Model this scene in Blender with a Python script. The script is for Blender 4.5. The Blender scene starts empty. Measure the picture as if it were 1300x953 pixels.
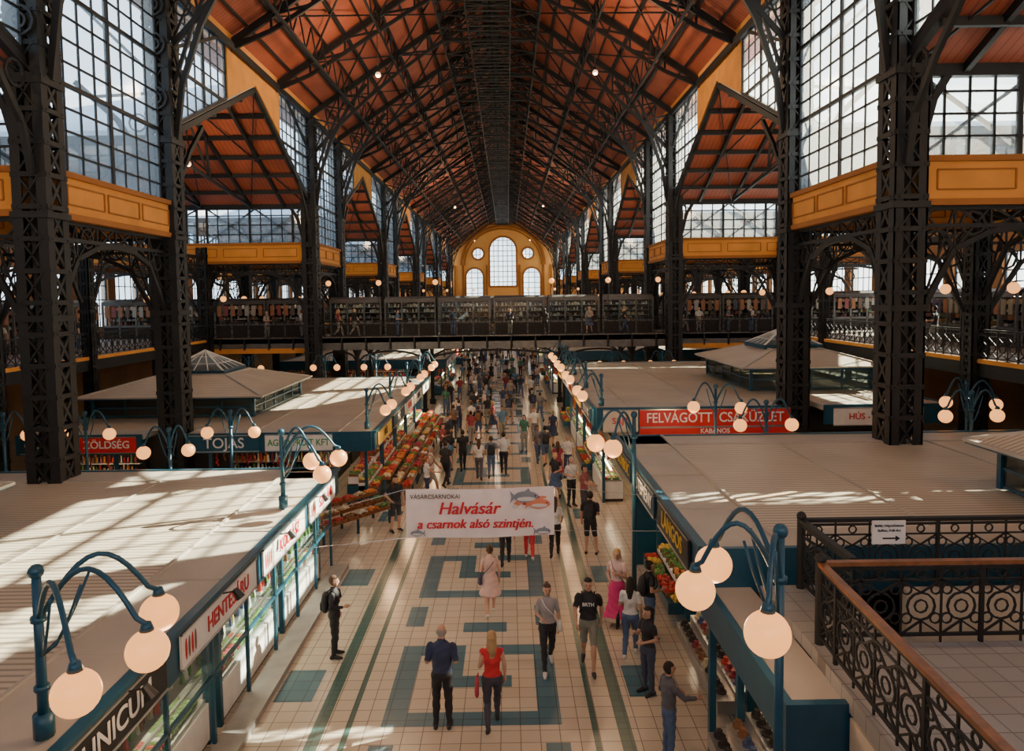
import bpy, math, random
import numpy as np
from mathutils import Vector, Matrix
random.seed(11)
R = random.random
def U(a, b): return a + (b - a) * random.random()

# ------------------------------------------------------------------ materials
MC = {}
def mat(name, col, rough=.6, metal=0., var=0., vscale=3., emit=0., bump=0.):
    if name in MC: return MC[name]
    m = bpy.data.materials.new(name); m.use_nodes = True
    nt = m.node_tree; b = nt.nodes['Principled BSDF']
    b.inputs['Base Color'].default_value = (*col, 1)
    b.inputs['Roughness'].default_value = rough
    b.inputs['Metallic'].default_value = metal
    tc = nt.nodes.new('ShaderNodeTexCoord')
    nz = nt.nodes.new('ShaderNodeTexNoise'); nz.inputs['Scale'].default_value = vscale
    nz.inputs['Detail'].default_value = 4
    nt.links.new(tc.outputs['Object'], nz.inputs['Vector'])
    v = max(var, .08)
    mr = nt.nodes.new('ShaderNodeMapRange')
    mr.inputs['From Min'].default_value = .3; mr.inputs['From Max'].default_value = .7
    mr.inputs['To Min'].default_value = 1 - v; mr.inputs['To Max'].default_value = 1 + v
    nt.links.new(nz.outputs['Fac'], mr.inputs['Value'])
    vm = nt.nodes.new('ShaderNodeVectorMath'); vm.operation = 'SCALE'
    vm.inputs[0].default_value = col
    nt.links.new(mr.outputs['Result'], vm.inputs['Scale'])
    nt.links.new(vm.outputs['Vector'], b.inputs['Base Color'])
    if bump:
        bp = nt.nodes.new('ShaderNodeBump'); bp.inputs['Strength'].default_value = bump
        nt.links.new(nz.outputs['Fac'], bp.inputs['Height']); nt.links.new(bp.outputs['Normal'], b.inputs['Normal'])
    if emit:
        b.inputs['Emission Color'].default_value = (*col, 1)
        b.inputs['Emission Strength'].default_value = emit
    MC[name] = m
    return m

def stripe_mat(name, c1, c2, axis, scale, width=.5, rough=.6, var=.15):
    m = bpy.data.materials.new(name); m.use_nodes = True
    nt = m.node_tree; b = nt.nodes['Principled BSDF']; b.inputs['Roughness'].default_value = rough
    tc = nt.nodes.new('ShaderNodeTexCoord')
    sp = nt.nodes.new('ShaderNodeSeparateXYZ'); nt.links.new(tc.outputs['Object'], sp.inputs[0])
    mu = nt.nodes.new('ShaderNodeMath'); mu.operation = 'MULTIPLY'; mu.inputs[1].default_value = scale
    nt.links.new(sp.outputs['XYZ'.index(axis)], mu.inputs[0])
    fr = nt.nodes.new('ShaderNodeMath'); fr.operation = 'FRACT'; nt.links.new(mu.outputs[0], fr.inputs[0])
    gt = nt.nodes.new('ShaderNodeMath'); gt.operation = 'GREATER_THAN'; gt.inputs[1].default_value = width
    nt.links.new(fr.outputs[0], gt.inputs[0])
    mx = nt.nodes.new('ShaderNodeMix'); mx.data_type = 'RGBA'
    mx.inputs['A'].default_value = (*c1, 1); mx.inputs['B'].default_value = (*c2, 1)
    nt.links.new(gt.outputs[0], mx.inputs['Factor'])
    nz = nt.nodes.new('ShaderNodeTexNoise'); nz.inputs['Scale'].default_value = .7; nz.inputs['Detail'].default_value = 5
    nt.links.new(tc.outputs['Object'], nz.inputs['Vector'])
    mr = nt.nodes.new('ShaderNodeMapRange')
    mr.inputs['From Min'].default_value = .3; mr.inputs['From Max'].default_value = .7
    mr.inputs['To Min'].default_value = 1 - var; mr.inputs['To Max'].default_value = 1 + var
    nt.links.new(nz.outputs['Fac'], mr.inputs['Value'])
    vm = nt.nodes.new('ShaderNodeVectorMath'); vm.operation = 'SCALE'
    nt.links.new(mx.outputs['Result'], vm.inputs[0]); nt.links.new(mr.outputs['Result'], vm.inputs['Scale'])
    nt.links.new(vm.outputs['Vector'], b.inputs['Base Color'])
    MC[name] = m
    return m

def tile_mat(name, c1, c2, grout, size, rough=.25):
    m = bpy.data.materials.new(name); m.use_nodes = True
    nt = m.node_tree; b = nt.nodes['Principled BSDF']; b.inputs['Roughness'].default_value = rough
    tc = nt.nodes.new('ShaderNodeTexCoord')
    br = nt.nodes.new('ShaderNodeTexBrick'); br.offset = 0; br.squash = 1
    br.inputs['Color1'].default_value = (*c1, 1); br.inputs['Color2'].default_value = (*c2, 1)
    br.inputs['Mortar'].default_value = (*grout, 1)
    br.inputs['Scale'].default_value = 1; br.inputs['Mortar Size'].default_value = .008
    br.inputs['Brick Width'].default_value = size; br.inputs['Row Height'].default_value = size
    nt.links.new(tc.outputs['Object'], br.inputs['Vector'])
    nt.links.new(br.outputs['Color'], b.inputs['Base Color'])
    MC[name] = m
    return m

def glass_mat(name, col, op=.15):
    if name in MC: return MC[name]
    m = bpy.data.materials.new(name); m.use_nodes = True
    nt = m.node_tree; nt.nodes.remove(nt.nodes['Principled BSDF'])
    out = nt.nodes['Material Output']
    t = nt.nodes.new('ShaderNodeBsdfTransparent'); t.inputs[0].default_value = (*col, 1)
    g = nt.nodes.new('ShaderNodeBsdfGlossy'); g.inputs['Roughness'].default_value = .1
    g.inputs['Color'].default_value = (.8, .85, .9, 1)
    d = nt.nodes.new('ShaderNodeBsdfTranslucent'); d.inputs[0].default_value = (.68, .80, .88, 1)
    tc = nt.nodes.new('ShaderNodeTexCoord')
    nz = nt.nodes.new('ShaderNodeTexNoise'); nz.inputs['Scale'].default_value = .5
    nt.links.new(tc.outputs['Object'], nz.inputs['Vector'])
    mr = nt.nodes.new('ShaderNodeMapRange'); mr.inputs['To Min'].default_value = op * .7; mr.inputs['To Max'].default_value = op * 1.3
    nt.links.new(nz.outputs['Fac'], mr.inputs['Value'])
    mx = nt.nodes.new('ShaderNodeMixShader'); nt.links.new(mr.outputs[0], mx.inputs[0])
    nt.links.new(t.outputs[0], mx.inputs[1]); nt.links.new(d.outputs[0], mx.inputs[2])
    mx2 = nt.nodes.new('ShaderNodeMixShader'); mx2.inputs[0].default_value = .05
    nt.links.new(mx.outputs[0], mx2.inputs[1]); nt.links.new(g.outputs[0], mx2.inputs[2])
    nt.links.new(mx2.outputs[0], out.inputs['Surface'])
    MC[name] = m
    return m

IRON = mat('painted_iron', (.0075, .008, .0085), .6, 0, .3, 2.)
IRONG = mat('bridge_steel', (.14, .14, .135), .45, .4, .2)
YEL = mat('ochre_plaster', (.72, .30, .055), .8, 0, .12, 1.)
YEL2 = mat('ochre_trim', (.36, .13, .022), .8, 0, .1, 1.)
YELW = mat('ochre_end_wall', (.82, .42, .11), .8, 0, .08, .3)
PLANK = stripe_mat('red_roof_planks', (.36, .088, .044), (.24, .058, .03), 'Y', 4.2, .8, .7, .2)
PLANKX = stripe_mat('red_roof_planks_cross', (.36, .088, .044), (.24, .058, .03), 'X', 4.2, .8, .7, .2)
ZINC = mat('zinc_outer_roof', (.5, .57, .64), .5, .1, .15, .5)
RIB = stripe_mat('ribbed_metal_roof', (.56, .49, .38), (.30, .265, .21), 'Y', 7., .62, .5, .12)
RIM = mat('roof_rim_sheet', (.42, .38, .32), .5, 0, .12, .8)
TEAL = mat('teal_paint', (.012, .075, .125), .35, .1, .15)
TEALD = mat('dark_teal_panel', (.01, .042, .07), .4, 0, .1)
FLOORT = tile_mat('cream_floor_tiles', (.62, .54, .43), (.55, .475, .38), (.24, .2, .16), .33, .2)
BLUET = tile_mat('blue_grey_tiles', (.075, .16, .21), (.10, .19, .24), (.05, .08, .09), .33, .25)
GREENT = tile_mat('green_tiles', (.03, .10, .09), (.045, .12, .11), (.02, .05, .05), .165, .3)
GLASS = glass_mat('window_glass', (.72, .88, 1.0), .2)
CGLASS = glass_mat('case_glass', (.85, .95, .95), .06)
SKYGL = glass_mat('skylight_glass', (.5, .62, .68), .6)
PGLASS = glass_mat('pavilion_glass', (.35, .33, .25), .3)
def globe_mat():
    m = bpy.data.materials.new('opal_globe'); m.use_nodes = True; nt = m.node_tree; b = nt.nodes['Principled BSDF']
    b.inputs['Base Color'].default_value = (.5, .22, .08, 1); b.inputs['Roughness'].default_value = .3
    lw = nt.nodes.new('ShaderNodeTexNoise'); lw.inputs['Scale'].default_value = 2
    cr = nt.nodes.new('ShaderNodeValToRGB'); nt.links.new(lw.outputs['Fac'], cr.inputs[0])
    cr.color_ramp.elements[0].color = (1, .36, .09, 1); cr.color_ramp.elements[1].color = (1, .46, .14, 1)
    nt.links.new(cr.outputs[0], b.inputs['Emission Color']); b.inputs['Emission Strength'].default_value = 1.8
    return m
GLOBE = globe_mat()
GLOBEW = mat('opal_globe_white', (1., .70, .42), .3, 0, 0, 3, 1.0)
STRIP = mat('warm_strip_light', (1., .74, .44), .3, 0, 0, 3, 18.0)
STRIPD = mat('dim_strip_light', (1., .8, .58), .3, 0, 0, 3, 6.)
WHITE = mat('white_panel', (.75, .74, .71), .5)
CREAM = mat('cream_panel', (.6, .52, .4), .6)
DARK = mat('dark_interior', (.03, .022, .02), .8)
WOOD = mat('oak_handrail', (.22, .085, .03), .4, 0, .3, 8)
RED = mat('sign_red', (.55, .015, .02), .5)
BLUE = mat('sign_blue', (.03, .12, .35), .5)
GREEN = mat('sign_green', (.02, .28, .09), .5)
YELS = mat('sign_yellow', (.75, .48, .05), .5)
BLK = mat('black_enamel', (.012, .012, .012), .5)
STEEL = mat('stainless', (.5, .5, .5), .3, .8)
BRICK = mat('brick_ochre_wall', (.34, .16, .065), .85, 0, .2, .6)
STEPM = mat('stone_step', (.3, .29, .27), .6, 0, .15)
GOODC = [(.45, .03, .02), (.6, .19, .03), (.6, .4, .07), (.09, .2, .04), (.24, .025, .035), (.5, .42, .27), (.62, .6, .54), (.2, .09, .04), (.05, .07, .16), (.38, .03, .08)]
GOODS = [mat('goods_%d' % i, c, .4) for i, c in enumerate(GOODC)]
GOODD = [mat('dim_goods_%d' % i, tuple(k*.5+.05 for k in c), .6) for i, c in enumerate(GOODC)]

# ------------------------------------------------------------------ mesh builder
class MB:
    def __init__(s): s.v = []; s.f = []; s.m = []
    def add(s, vs, fs, m=0):
        o = len(s.v); s.v.extend([tuple(v) for v in vs])
        s.f.extend([tuple(i + o for i in f) for f in fs]); s.m.extend([m] * len(fs))
    def box(s, x0, x1, y0, y1, z0, z1, m=0):
        if x0 > x1: x0, x1 = x1, x0
        if y0 > y1: y0, y1 = y1, y0
        s.add([(x0,y0,z0),(x1,y0,z0),(x1,y1,z0),(x0,y1,z0),(x0,y0,z1),(x1,y0,z1),(x1,y1,z1),(x0,y1,z1)],
              [(0,3,2,1),(4,5,6,7),(0,1,5,4),(1,2,6,5),(2,3,7,6),(3,0,4,7)], m)
    def beam(s, p, q, w, h=None, m=0):
        p = Vector(p); q = Vector(q); h = h or w
        d = q - p
        if d.length < 1e-5: return
        d.normalize()
        up = Vector((0,0,1)) if abs(d.z) < .95 else Vector((1,0,0))
        a = d.cross(up).normalized(); b = a.cross(d)
        a *= w/2; b *= h/2
        s.add([p-a-b,p+a-b,p+a+b,p-a+b,q-a-b,q+a-b,q+a+b,q-a+b],
              [(0,1,2,3),(4,7,6,5),(0,4,5,1),(1,5,6,2),(2,6,7,3),(3,7,4,0)], m)
    def poly(s, pts, w, h=None, m=0):
        for a, b in zip(pts[:-1], pts[1:]): s.beam(a, b, w, h, m)
    def ring(s, c, r, w, ax='y', n=8, m=0):
        pts = []
        for i in range(n + 1):
            t = 2*math.pi*i/n; a = r*math.cos(t); b = r*math.sin(t)
            pts.append((c[0]+a, c[1], c[2]+b) if ax == 'y' else ((c[0], c[1]+a, c[2]+b) if ax == 'x' else (c[0]+a, c[1]+b, c[2])))
        s.poly(pts, w, w, m)
    def tube(s, pts, rad, n=8, m=0):
        pts = [Vector(p) for p in pts]
        if not isinstance(rad, (list, tuple)): rad = [rad]*len(pts)
        vs = []; k = len(pts)
        d0 = (pts[-1]-pts[0])
        ref = Vector((0,1,0)) if abs(d0.y) < .7*d0.length else Vector((1,0,0))
        for i, p in enumerate(pts):
            t = (pts[min(i+1,k-1)]-pts[max(i-1,0)])
            if t.length < 1e-6: t = Vector((0,0,1))
            t.normalize()
            a = t.cross(ref)
            if a.length < 1e-3: a = t.cross(Vector((0,0,1)))
            a.normalize(); b = t.cross(a)
            for j in range(n):
                an = 2*math.pi*j/n
                vs.append(p + (a*math.cos(an) + b*math.sin(an))*rad[i])
        fs = []
        for i in range(k-1):
            for j in range(n):
                j2 = (j+1) % n
                fs.append((i*n+j, (i+1)*n+j, (i+1)*n+j2, i*n+j2))
        fs.append(tuple(range(n))); fs.append(tuple(reversed(range((k-1)*n, k*n))))
        s.add(vs, fs, m)
    def ell(s, c, r, nu=8, nv=6, m=0):
        if not isinstance(r, (list, tuple)): r = (r, r, r)
        vs = [(c[0], c[1], c[2]+r[2])]
        for i in range(1, nv):
            ph = math.pi*i/nv
            for j in range(nu):
                th = 2*math.pi*j/nu
                vs.append((c[0]+r[0]*math.sin(ph)*math.cos(th), c[1]+r[1]*math.sin(ph)*math.sin(th), c[2]+r[2]*math.cos(ph)))
        vs.append((c[0], c[1], c[2]-r[2])); L = len(vs)-1
        fs = [(0, 1+j, 1+(j+1) % nu) for j in range(nu)]
        for i in range(nv-2):
            for j in range(nu):
                j2 = (j+1) % nu
                fs.append((1+i*nu+j, 1+(i+1)*nu+j, 1+(i+1)*nu+j2, 1+i*nu+j2))
        fs += [(L, 1+(nv-2)*nu+(j+1) % nu, 1+(nv-2)*nu+j) for j in range(nu)]
        s.add(vs, fs, m)
    def loft(s, rings, n=14, m=0):   # rings: (z, rx, ry, cx, cy)
        vs = []
        for z, rx, ry, cx, cy in rings:
            for j in range(n):
                t = 2*math.pi*j/n
                vs.append((cx+rx*math.cos(t), cy+ry*math.sin(t), z))
        fs = []; k = len(rings)
        for i in range(k-1):
            for j in range(n):
                j2 = (j+1) % n
                fs.append((i*n+j, i*n+j2, (i+1)*n+j2, (i+1)*n+j))
        fs.append(tuple(reversed(range(n)))); fs.append(tuple(range((k-1)*n, k*n)))
        s.add(vs, fs, m)
    def cyl(s, c, r, h, n=10, m=0, r2=None):
        s.loft([(c[2], r, r, c[0], c[1]), (c[2]+h, r if r2 is None else r2, r if r2 is None else r2, c[0], c[1])], n, m)
    def mesh(s, name, mats, smooth=False):
        me = bpy.data.meshes.new(name); me.from_pydata(s.v, [], s.f)
        for k in mats: me.materials.append(k)
        me.polygons.foreach_set('material_index', s.m)
        if smooth: me.polygons.foreach_set('use_smooth', [True]*len(s.f))
        me.update(); return me
    def obj(s, name, mats, smooth=False, parent=None, loc=(0,0,0), rot=0):
        return put(s.mesh(name, mats, smooth), name, loc, rot, parent)
def put(me, name, loc=(0,0,0), rot=0, parent=None, scale=1):
    o = bpy.data.objects.new(name, me); bpy.context.scene.collection.objects.link(o)
    o.location = loc; o.rotation_euler = (0,0,rot); o.scale = (scale,)*3
    if parent: o.parent = parent
    return o
def text(s, body, loc, rotz, size, m, parent=None, shear=0, bold=.0, sx=1, name='lettering'):
    cu = bpy.data.curves.new(name, 'FONT'); cu.body = body; cu.size = size; cu.align_x = 'CENTER'; cu.align_y = 'CENTER'
    cu.extrude = .004; cu.shear = shear; cu.offset = bold; cu.resolution_u = 4
    cu.materials.append(m)
    o = bpy.data.objects.new(name, cu); bpy.context.scene.collection.objects.link(o)
    o.location = loc; o.rotation_euler = (math.pi/2, 0, rotz); o.scale = (sx, 1, 1)
    if parent: o.parent = parent
    return o

# ------------------------------------------------------------------ layout constants (metres)
W = 11.0; W2 = 17.5; WO = 26.0; YB = -8.0; YE = 152.0
EAVE = 18.5; RIDGE = 25.7; GZ = 4.9
A0 = [-6.6, 18.3, 43.2, 68.1, 93.0, 117.9, 142.8]      # narrow bay starts
B0 = [0.2, 25.1, 50.0, 74.9, 99.8, 124.7, 149.6]       # narrow bay ends
WIDE = [(B0[i], A0[i+1]) for i in range(6)]
NARROW = list(zip(A0, B0))
SL = (RIDGE-EAVE)/W
def roofz(x): return RIDGE - abs(x)*SL

f = MB(); f.box(-WO, WO, YB, YE, -.3, 0); f.obj('floor', [FLOORT])
f = MB()
for x in (-2.45, 2.75):
    f.box(x-.11, x+.11, 2, 90, 0, .004, 0)
for x in (-1.95, 2.25):
    f.box(x-.05, x+.05, 2, 90, 0, .004, 0)
def bl(x0, x1, y0, y1): f.box(x0, x1, y0, y1, 0, .005, 1)
y = 6.5
while y < 60:
    bl(-1.4, 1.7, y, y+.4); bl(-1.4, -1.0, y+.4, y+2.8); bl(-1.0, -.1, y+2.4, y+2.8)
    bl(-.5, -.1, y+1.2, y+2.4); bl(-.1, .85, y+1.2, y+1.6); bl(1.3, 1.7, y+.4, y+2.8)
    bl(.5, 1.3, y+2.4, y+2.8); bl(-.2, .75, y+3.4, y+3.85)
    bl(-3.5, -2.8, y+.8, y+1.9); bl(3.0, 3.5, y+.8, y+1.9)
    bl(-1.5, -1.1, y+3.7, y+4.7); bl(1.4, 1.8, y+3.7, y+4.7)
    y += 5.2
f.obj('floor_tile_pattern', [GREENT, BLUET])

# roofs
f = MB()
def slab4(f, vs, t):
    f.add(vs, [(0,1,2,3)], 0)
    f.add([(a,b,c+t) for a,b,c in vs], [(3,2,1,0)], 1)
    vv = vs+[(a,b,c+t) for a,b,c in vs]
    f.add(vv, [(0,4,5,1),(1,5,6,2),(2,6,7,3),(3,7,4,0)], 1)
for sx in (-1, 1):
    x1 = sx*12.2
    slab4(f, [(0,YB,RIDGE),(x1,YB,roofz(x1)),(x1,YE,roofz(x1)),(0,YE,RIDGE)], .3)
f.obj('ceiling', [PLANK, ZINC])
f = MB()
for a, b in NARROW:
    for sx in (-1, 1):
        f.box(sx*W, sx*WO, a, b, 10.55, 10.65, 0); f.box(sx*W, sx*WO, a, b, 10.65, 10.75, 1)
f.obj('ceiling_aisle_flat', [PLANKX, ZINC])
f = MB()
for a, b in WIDE:
    mid = (a+b)/2
    for sx in (-1, 1):
        g = MB()
        for ya in (a, b):
            slab4(f, [(sx*W, ya, 13.0), (sx*(WO+.4), ya, 13.0), (sx*(WO+.4), mid, 17.2), (sx*W, mid, 17.2)], .25)
            for k in range(1, 6):
                t = k/6; yy = ya+(mid-ya)*t; zz = 13+4.2*t-.15
                g.beam((sx*W, yy, zz), (sx*WO, yy, zz), .14, .22)
            for xx in (12.5, 14.5, 17.5, 20.5, 23.5):
                g.beam((sx*xx, ya, 12.9), (sx*xx, mid, 17.0), .14, .25)
                if xx in (14.5, 17.5, 23.5):
                    p = mid+(ya-mid)*.35
                    g.beam((sx*xx, ya, 12.9), (sx*xx, p, 13.6), .1, .15)
                    g.beam((sx*xx, p, 13.6), (sx*xx, mid, 14.0), .1, .15)
                    g.beam((sx*xx, p, 13.6), (sx*xx, mid+(ya-mid)*.3, 15.8), .08, .1)
                    g.beam((sx*xx, p, 13.6), (sx*xx, mid, 17), .08, .1)
            g.beam((sx*W, ya, 13.0), (sx*W, mid, 17.2), .2, .22)
            for x0, x1 in ((11, 14.5), (14.5, 17.5), (17.5, 20.5), (20.5, 23.5)):
                g.beam((sx*x0, ya, 12.85), (sx*x1, mid, 17.0), .06); g.beam((sx*x1, ya, 12.85), (sx*x0, mid, 17.0), .06)
        g.obj('vault_ironwork', [IRON])
f.obj('ceiling_transverse_vaults', [PLANKX, ZINC])

# ------------------------------------------------------------------ windows
wn = [0]
def window(plane, c, a, b, zl, zt, pw, ph, slope=None, bar=.055):
    wn[0] += 1
    m = MB()
    if a > b: a, b = b, a
    P = (lambda t, z: (c, t, z)) if plane == 'x' else (lambda t, z: (t, c, z))
    zlow = slope or (lambda t: zl)
    n = max(1, round((b-a)/pw))
    for i in range(n+1):
        t = a+(b-a)*i/n
        w = bar*2.2 if i in (0, n) or i % 4 == 0 else bar
        m.beam(P(t, zlow(t)), P(t, zt), w, w, 0)
    nz = max(1, round((zt-zl)/ph))
    for k in range(nz+1):
        z = zl+(zt-zl)*k/nz
        w = bar*2 if k % 4 == 0 else bar
        ts = [a+(b-a)*i/40 for i in range(41) if zlow(a+(b-a)*i/40) <= z+1e-4]
        if len(ts) > 1: m.beam(P(ts[0], z), P(ts[-1], z), w, w, 0)
    m.beam(P(a, zlow(a)), P(b, zlow(b)), bar*2.5, bar*2.5, 0)
    m.add([P(a, zlow(a)), P(b, zlow(b)), P(b, zt), P(a, zt)], [(0,1,2,3)], 1)
    return m.obj('window_%d' % wn[0], [IRON, GLASS])

bw = MB()
def arch_girder(p0, p1, zs, zt, rings=True, chord=.16):
    ag = MB()
    p0 = Vector((p0[0], p0[1], 0)); p1 = Vector((p1[0], p1[1], 0)); dd = (p1-p0).normalized()*.45
    p0 = p0+dd; p1 = p1-dd; L = (p1-p0).length
    n = max(6, int(L/1.0)); ax = 'y' if abs(p1.x-p0.x) > abs(p1.y-p0.y) else 'x'
    lo = []; hi = []
    for i in range(n+1):
        t = i/n; q = p0.lerp(p1, t)
        z = zs+(zt-.55-zs)*math.sqrt(max(0, 1-abs(2*t-1)**2.2))
        lo.append(Vector((q.x, q.y, z))); hi.append(Vector((q.x, q.y, zt)))
    ag.poly(lo, .12, .14); ag.beam(hi[0], hi[-1], chord, .2)
    ag.beam(hi[0]-Vector((0,0,.5)), hi[-1]-Vector((0,0,.5)), .08, .1)
    for i in range(n):
        ag.beam(lo[i], hi[i+1], .05); ag.beam(hi[i], lo[i+1], .05)
        ag.beam(lo[i], hi[i], .05)
        if rings and (i < 2 or i > n-3):
            c = (lo[i]+lo[i+1]+hi[i]+hi[i+1])/4
            r = min(.4, max(.12, (hi[i].z-lo[i].z)*.28))
            ag.ring(c, r, .06, ax)
    ag.obj('lattice_arch_girder', [IRON])
for sx in (-1, 1):
    for i, (a, b) in enumerate(NARROW):
        window('x', sx*W, a+.45, b-.45, 10.7, 18.1, .7, .62)
        bw.box(sx*(W-.25), sx*(W+.2), a+.3, b-.3, 9.6, 10.7, 0)
        bw.box(sx*(W-.35), sx*(W+.2), a+.3, b-.3, 10.6, 10.75, 1); bw.box(sx*(W-.32), sx*(W+.2), a+.3, b-.3, 9.5, 9.66, 1)
        for k in range(3):
            y0 = a+.7+k*(b-a-1.0)/3; y1 = y0+(b-a-1.6)/3
            xx = sx*(W-.27)
            bw.beam((xx,y0,9.9),(xx,y1,9.9),.04,.04,1); bw.beam((xx,y0,10.4),(xx,y1,10.4),.04,.04,1)
            bw.beam((xx,y0,9.9),(xx,y0,10.4),.04,.04,1); bw.beam((xx,y1,9.9),(xx,y1,10.4),.04,.04,1)
        arch_girder((sx*W, a), (sx*W, b), 7.0, 9.5)
        arch_girder((sx*W2, a), (sx*W2, b), 7.2, 9.8)
        if b > 10: arch_girder(((sx*W), (a+b)/2), (sx*W2, (a+b)/2), 8.6, 10.4, False)
    for a, b in WIDE:
        mid = (a+b)/2; half = (b-a)/2
        sl = lambda t, mid=mid, half=half: 13.25+4.2*(1-abs(t-mid)/half)
        window('x', sx*W, a+.45, a+half*.62, 13.3, 18.1, .7, .62, sl)
        window('x', sx*W, b-half*.62, b-.45, 13.3, 18.1, .7, .62, sl)
        q = half*.38
        xs = sx*W
        vs = [(xs-.12, mid-q, sl(mid-q)), (xs-.12, mid, 17.4), (xs-.12, mid+q, sl(mid+q)), (xs-.12, mid+q, 18.3), (xs-.12, mid-q, 18.3)]
        bw.add(vs+[(x+.24, y, z) for x,y,z in vs], [(0,1,2,3,4),(9,8,7,6,5),(0,5,6,1),(1,6,7,2),(2,7,8,3),(3,8,9,4),(4,9,5,0)], 0)
        for (ye, s2) in ((a, 1), (b, -1)):
            ag = MB(); xx = sx*(W-.15)
            ag.beam((xx, ye+s2*.5, 16.2), (xx, ye+s2*4.5, 18.0), .12)
            ag.poly([(xx, ye+s2*.5, 10.5), (xx, ye+s2*.8, 11.7), (xx, ye+s2*1.6, 12.8), (xx, ye+s2*2.8, 14.0)], .12, .16)
            ag.ring((xx, ye+s2*.95, 12.8), .32, .06, 'x', 10)
            ag.obj('column_bracket', [IRON])
            for (u0, u1) in ((W+.4, W2-.3), (W2+.3, WO-.1)):
                window('y', ye, sx*u0, sx*u1, 10.7, 12.95, .62, .56)
            bw.box(sx*(W+.3), sx*WO, ye-.18, ye+.18, 9.6, 10.7, 0)
            bw.box(sx*(W+.3), sx*WO, ye-.26, ye+.26, 10.6, 10.75, 1); bw.box(sx*(W+.3), sx*WO, ye-.24, ye+.24, 9.5, 9.66, 1)
            x0 = W+.8
            while x0 < WO-2.4:
                yy = ye-.19
                for z in (9.9, 10.4): bw.beam((sx*x0,yy,z),(sx*(x0+2),yy,z),.04,.04,1)
                for x in (x0, x0+2): bw.beam((sx*x,yy,9.9),(sx*x,yy,10.4),.04,.04,1)
                x0 += 2.4
            arch_girder((sx*W, ye), (sx*W2, ye), 6.6, 9.5); arch_girder((sx*W2, ye), (sx*WO, ye), 6.6, 9.5)
            ag = MB()
            ag.beam((sx*(W+.5), ye, 12.9), (sx*(WO-.1), ye, 12.9), .25, .3)
            for (u0, u1) in ((W+.5, W2-.3), (W2+.3, WO-.3)):
                um = (u0+u1)/2
                for (p, q2) in ((u0, um), (um, u1)):
                    ag.beam((sx*p, ye-s2*.12, 10.8), (sx*q2, ye-s2*.12, 12.8), .09); ag.beam((sx*p, ye-s2*.12, 12.8), (sx*q2, ye-s2*.12, 10.8), .09)
            ag.obj('clerestory_bracing', [IRON])
        ys = [a, a+(b-a)/3, a+2*(b-a)/3, b]
        for k in range(3): arch_girder((sx*W2, ys[k]), (sx*W2, ys[k+1]), 7.3, 9.9)
    bw.box(sx*(W-.2), sx*(W+.3), YB, YE, 18.1, 18.75, 0)
    bw.box(sx*(W-.35), sx*(W-.2), YB, YE, 17.95, 18.25, 2)
bw.obj('trim_1', [YEL, YEL2, IRON])

for sx, nm in ((-1, 'left'), (1, 'right')):
    m = MB()
    m.box(sx*WO, sx*(WO+.5), YB, YE, 0, 5.6); m.box(sx*WO, sx*(WO+.5), YB, YE, 9.3, 10.75)
    y = YB
    while y < YE-1:
        m.box(sx*WO, sx*(WO+.5), y, y+.9, 5.6, 9.3)
        y += 4
    for a, b in WIDE:
        m.box(sx*WO, sx*(WO+.4), a-.2, a+.8, 10.75, 13.1); m.box(sx*WO, sx*(WO+.4), b-.8, b+.2, 10.75, 13.1)
    m.obj('wall_'+nm, [BRICK])
    y = YB
    while y < YE-4:
        window('x', sx*(WO+.2), y+.9, y+4, 5.6, 9.3, .75, .9)
        y += 4
    for a, b in WIDE:
        mid = (a+b)/2
        window('x', sx*(WO+.2), a+.8, b-.8, 10.75, 13.1, .8, .6)
        w = MB(); x = sx*(WO+.2)
        w.add([(x,a,13.1),(x,b,13.1),(x,mid,17.2)], [(0,1,2)], 0); w.obj('trim_2', [YEL])

# far end wall with real openings
m = MB(); m.add([(-W-1,YE,0),(W+1,YE,0),(W+1,YE,17.8),(0,YE,26),(-W-1,YE,17.8),(-W-1,YE+.8,0),(W+1,YE+.8,0),(W+1,YE+.8,17.8),(0,YE+.8,26),(-W-1,YE+.8,17.8)],
                [(0,1,2,3,4),(9,8,7,6,5),(0,5,6,1),(1,6,7,2),(2,7,8,3),(3,8,9,4),(4,9,5,0)])
wall = m.obj('wall_far', [YELW])
def arched(x, w, z0, z1, n=14):
    r = w/2; pts = [(x-r, z0), (x+r, z0)]
    for i in range(n+1):
        t = math.pi*i/n; pts.append((x+r*math.cos(t), z1-r+r*math.sin(t)))
    return pts
shapes = [arched(0, 5.8, 9.6, 20.2), arched(-6.1, 3.8, 7.2, 13.6), arched(6.1, 3.8, 7.2, 13.6)]
for x in (-5.3, 5.3):
    shapes.append([(x+1.25*math.cos(t*math.pi/9), 16.6+1.25*math.sin(t*math.pi/9)) for t in range(18)])
cut = MB()
for pts in shapes:
    n = len(pts)
    cut.add([(x, YE-.5, z) for x,z in pts]+[(x, YE+1.5, z) for x,z in pts],
            [tuple(range(n)), tuple(reversed(range(n, 2*n)))]+[(i, i+n, (i+1) % n+n, (i+1) % n) for i in range(n)])
co = cut.obj('cutter', [YEL])
bm_ = wall.modifiers.new('b', 'BOOLEAN'); bm_.object = co; bm_.solver = 'EXACT'; bm_.operation = 'DIFFERENCE'
dg = bpy.context.evaluated_depsgraph_get()
nm_ = bpy.data.meshes.new_from_object(wall.evaluated_get(dg)); wall.modifiers.clear(); wall.data = nm_
bpy.data.objects.remove(co)
m = MB()
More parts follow.
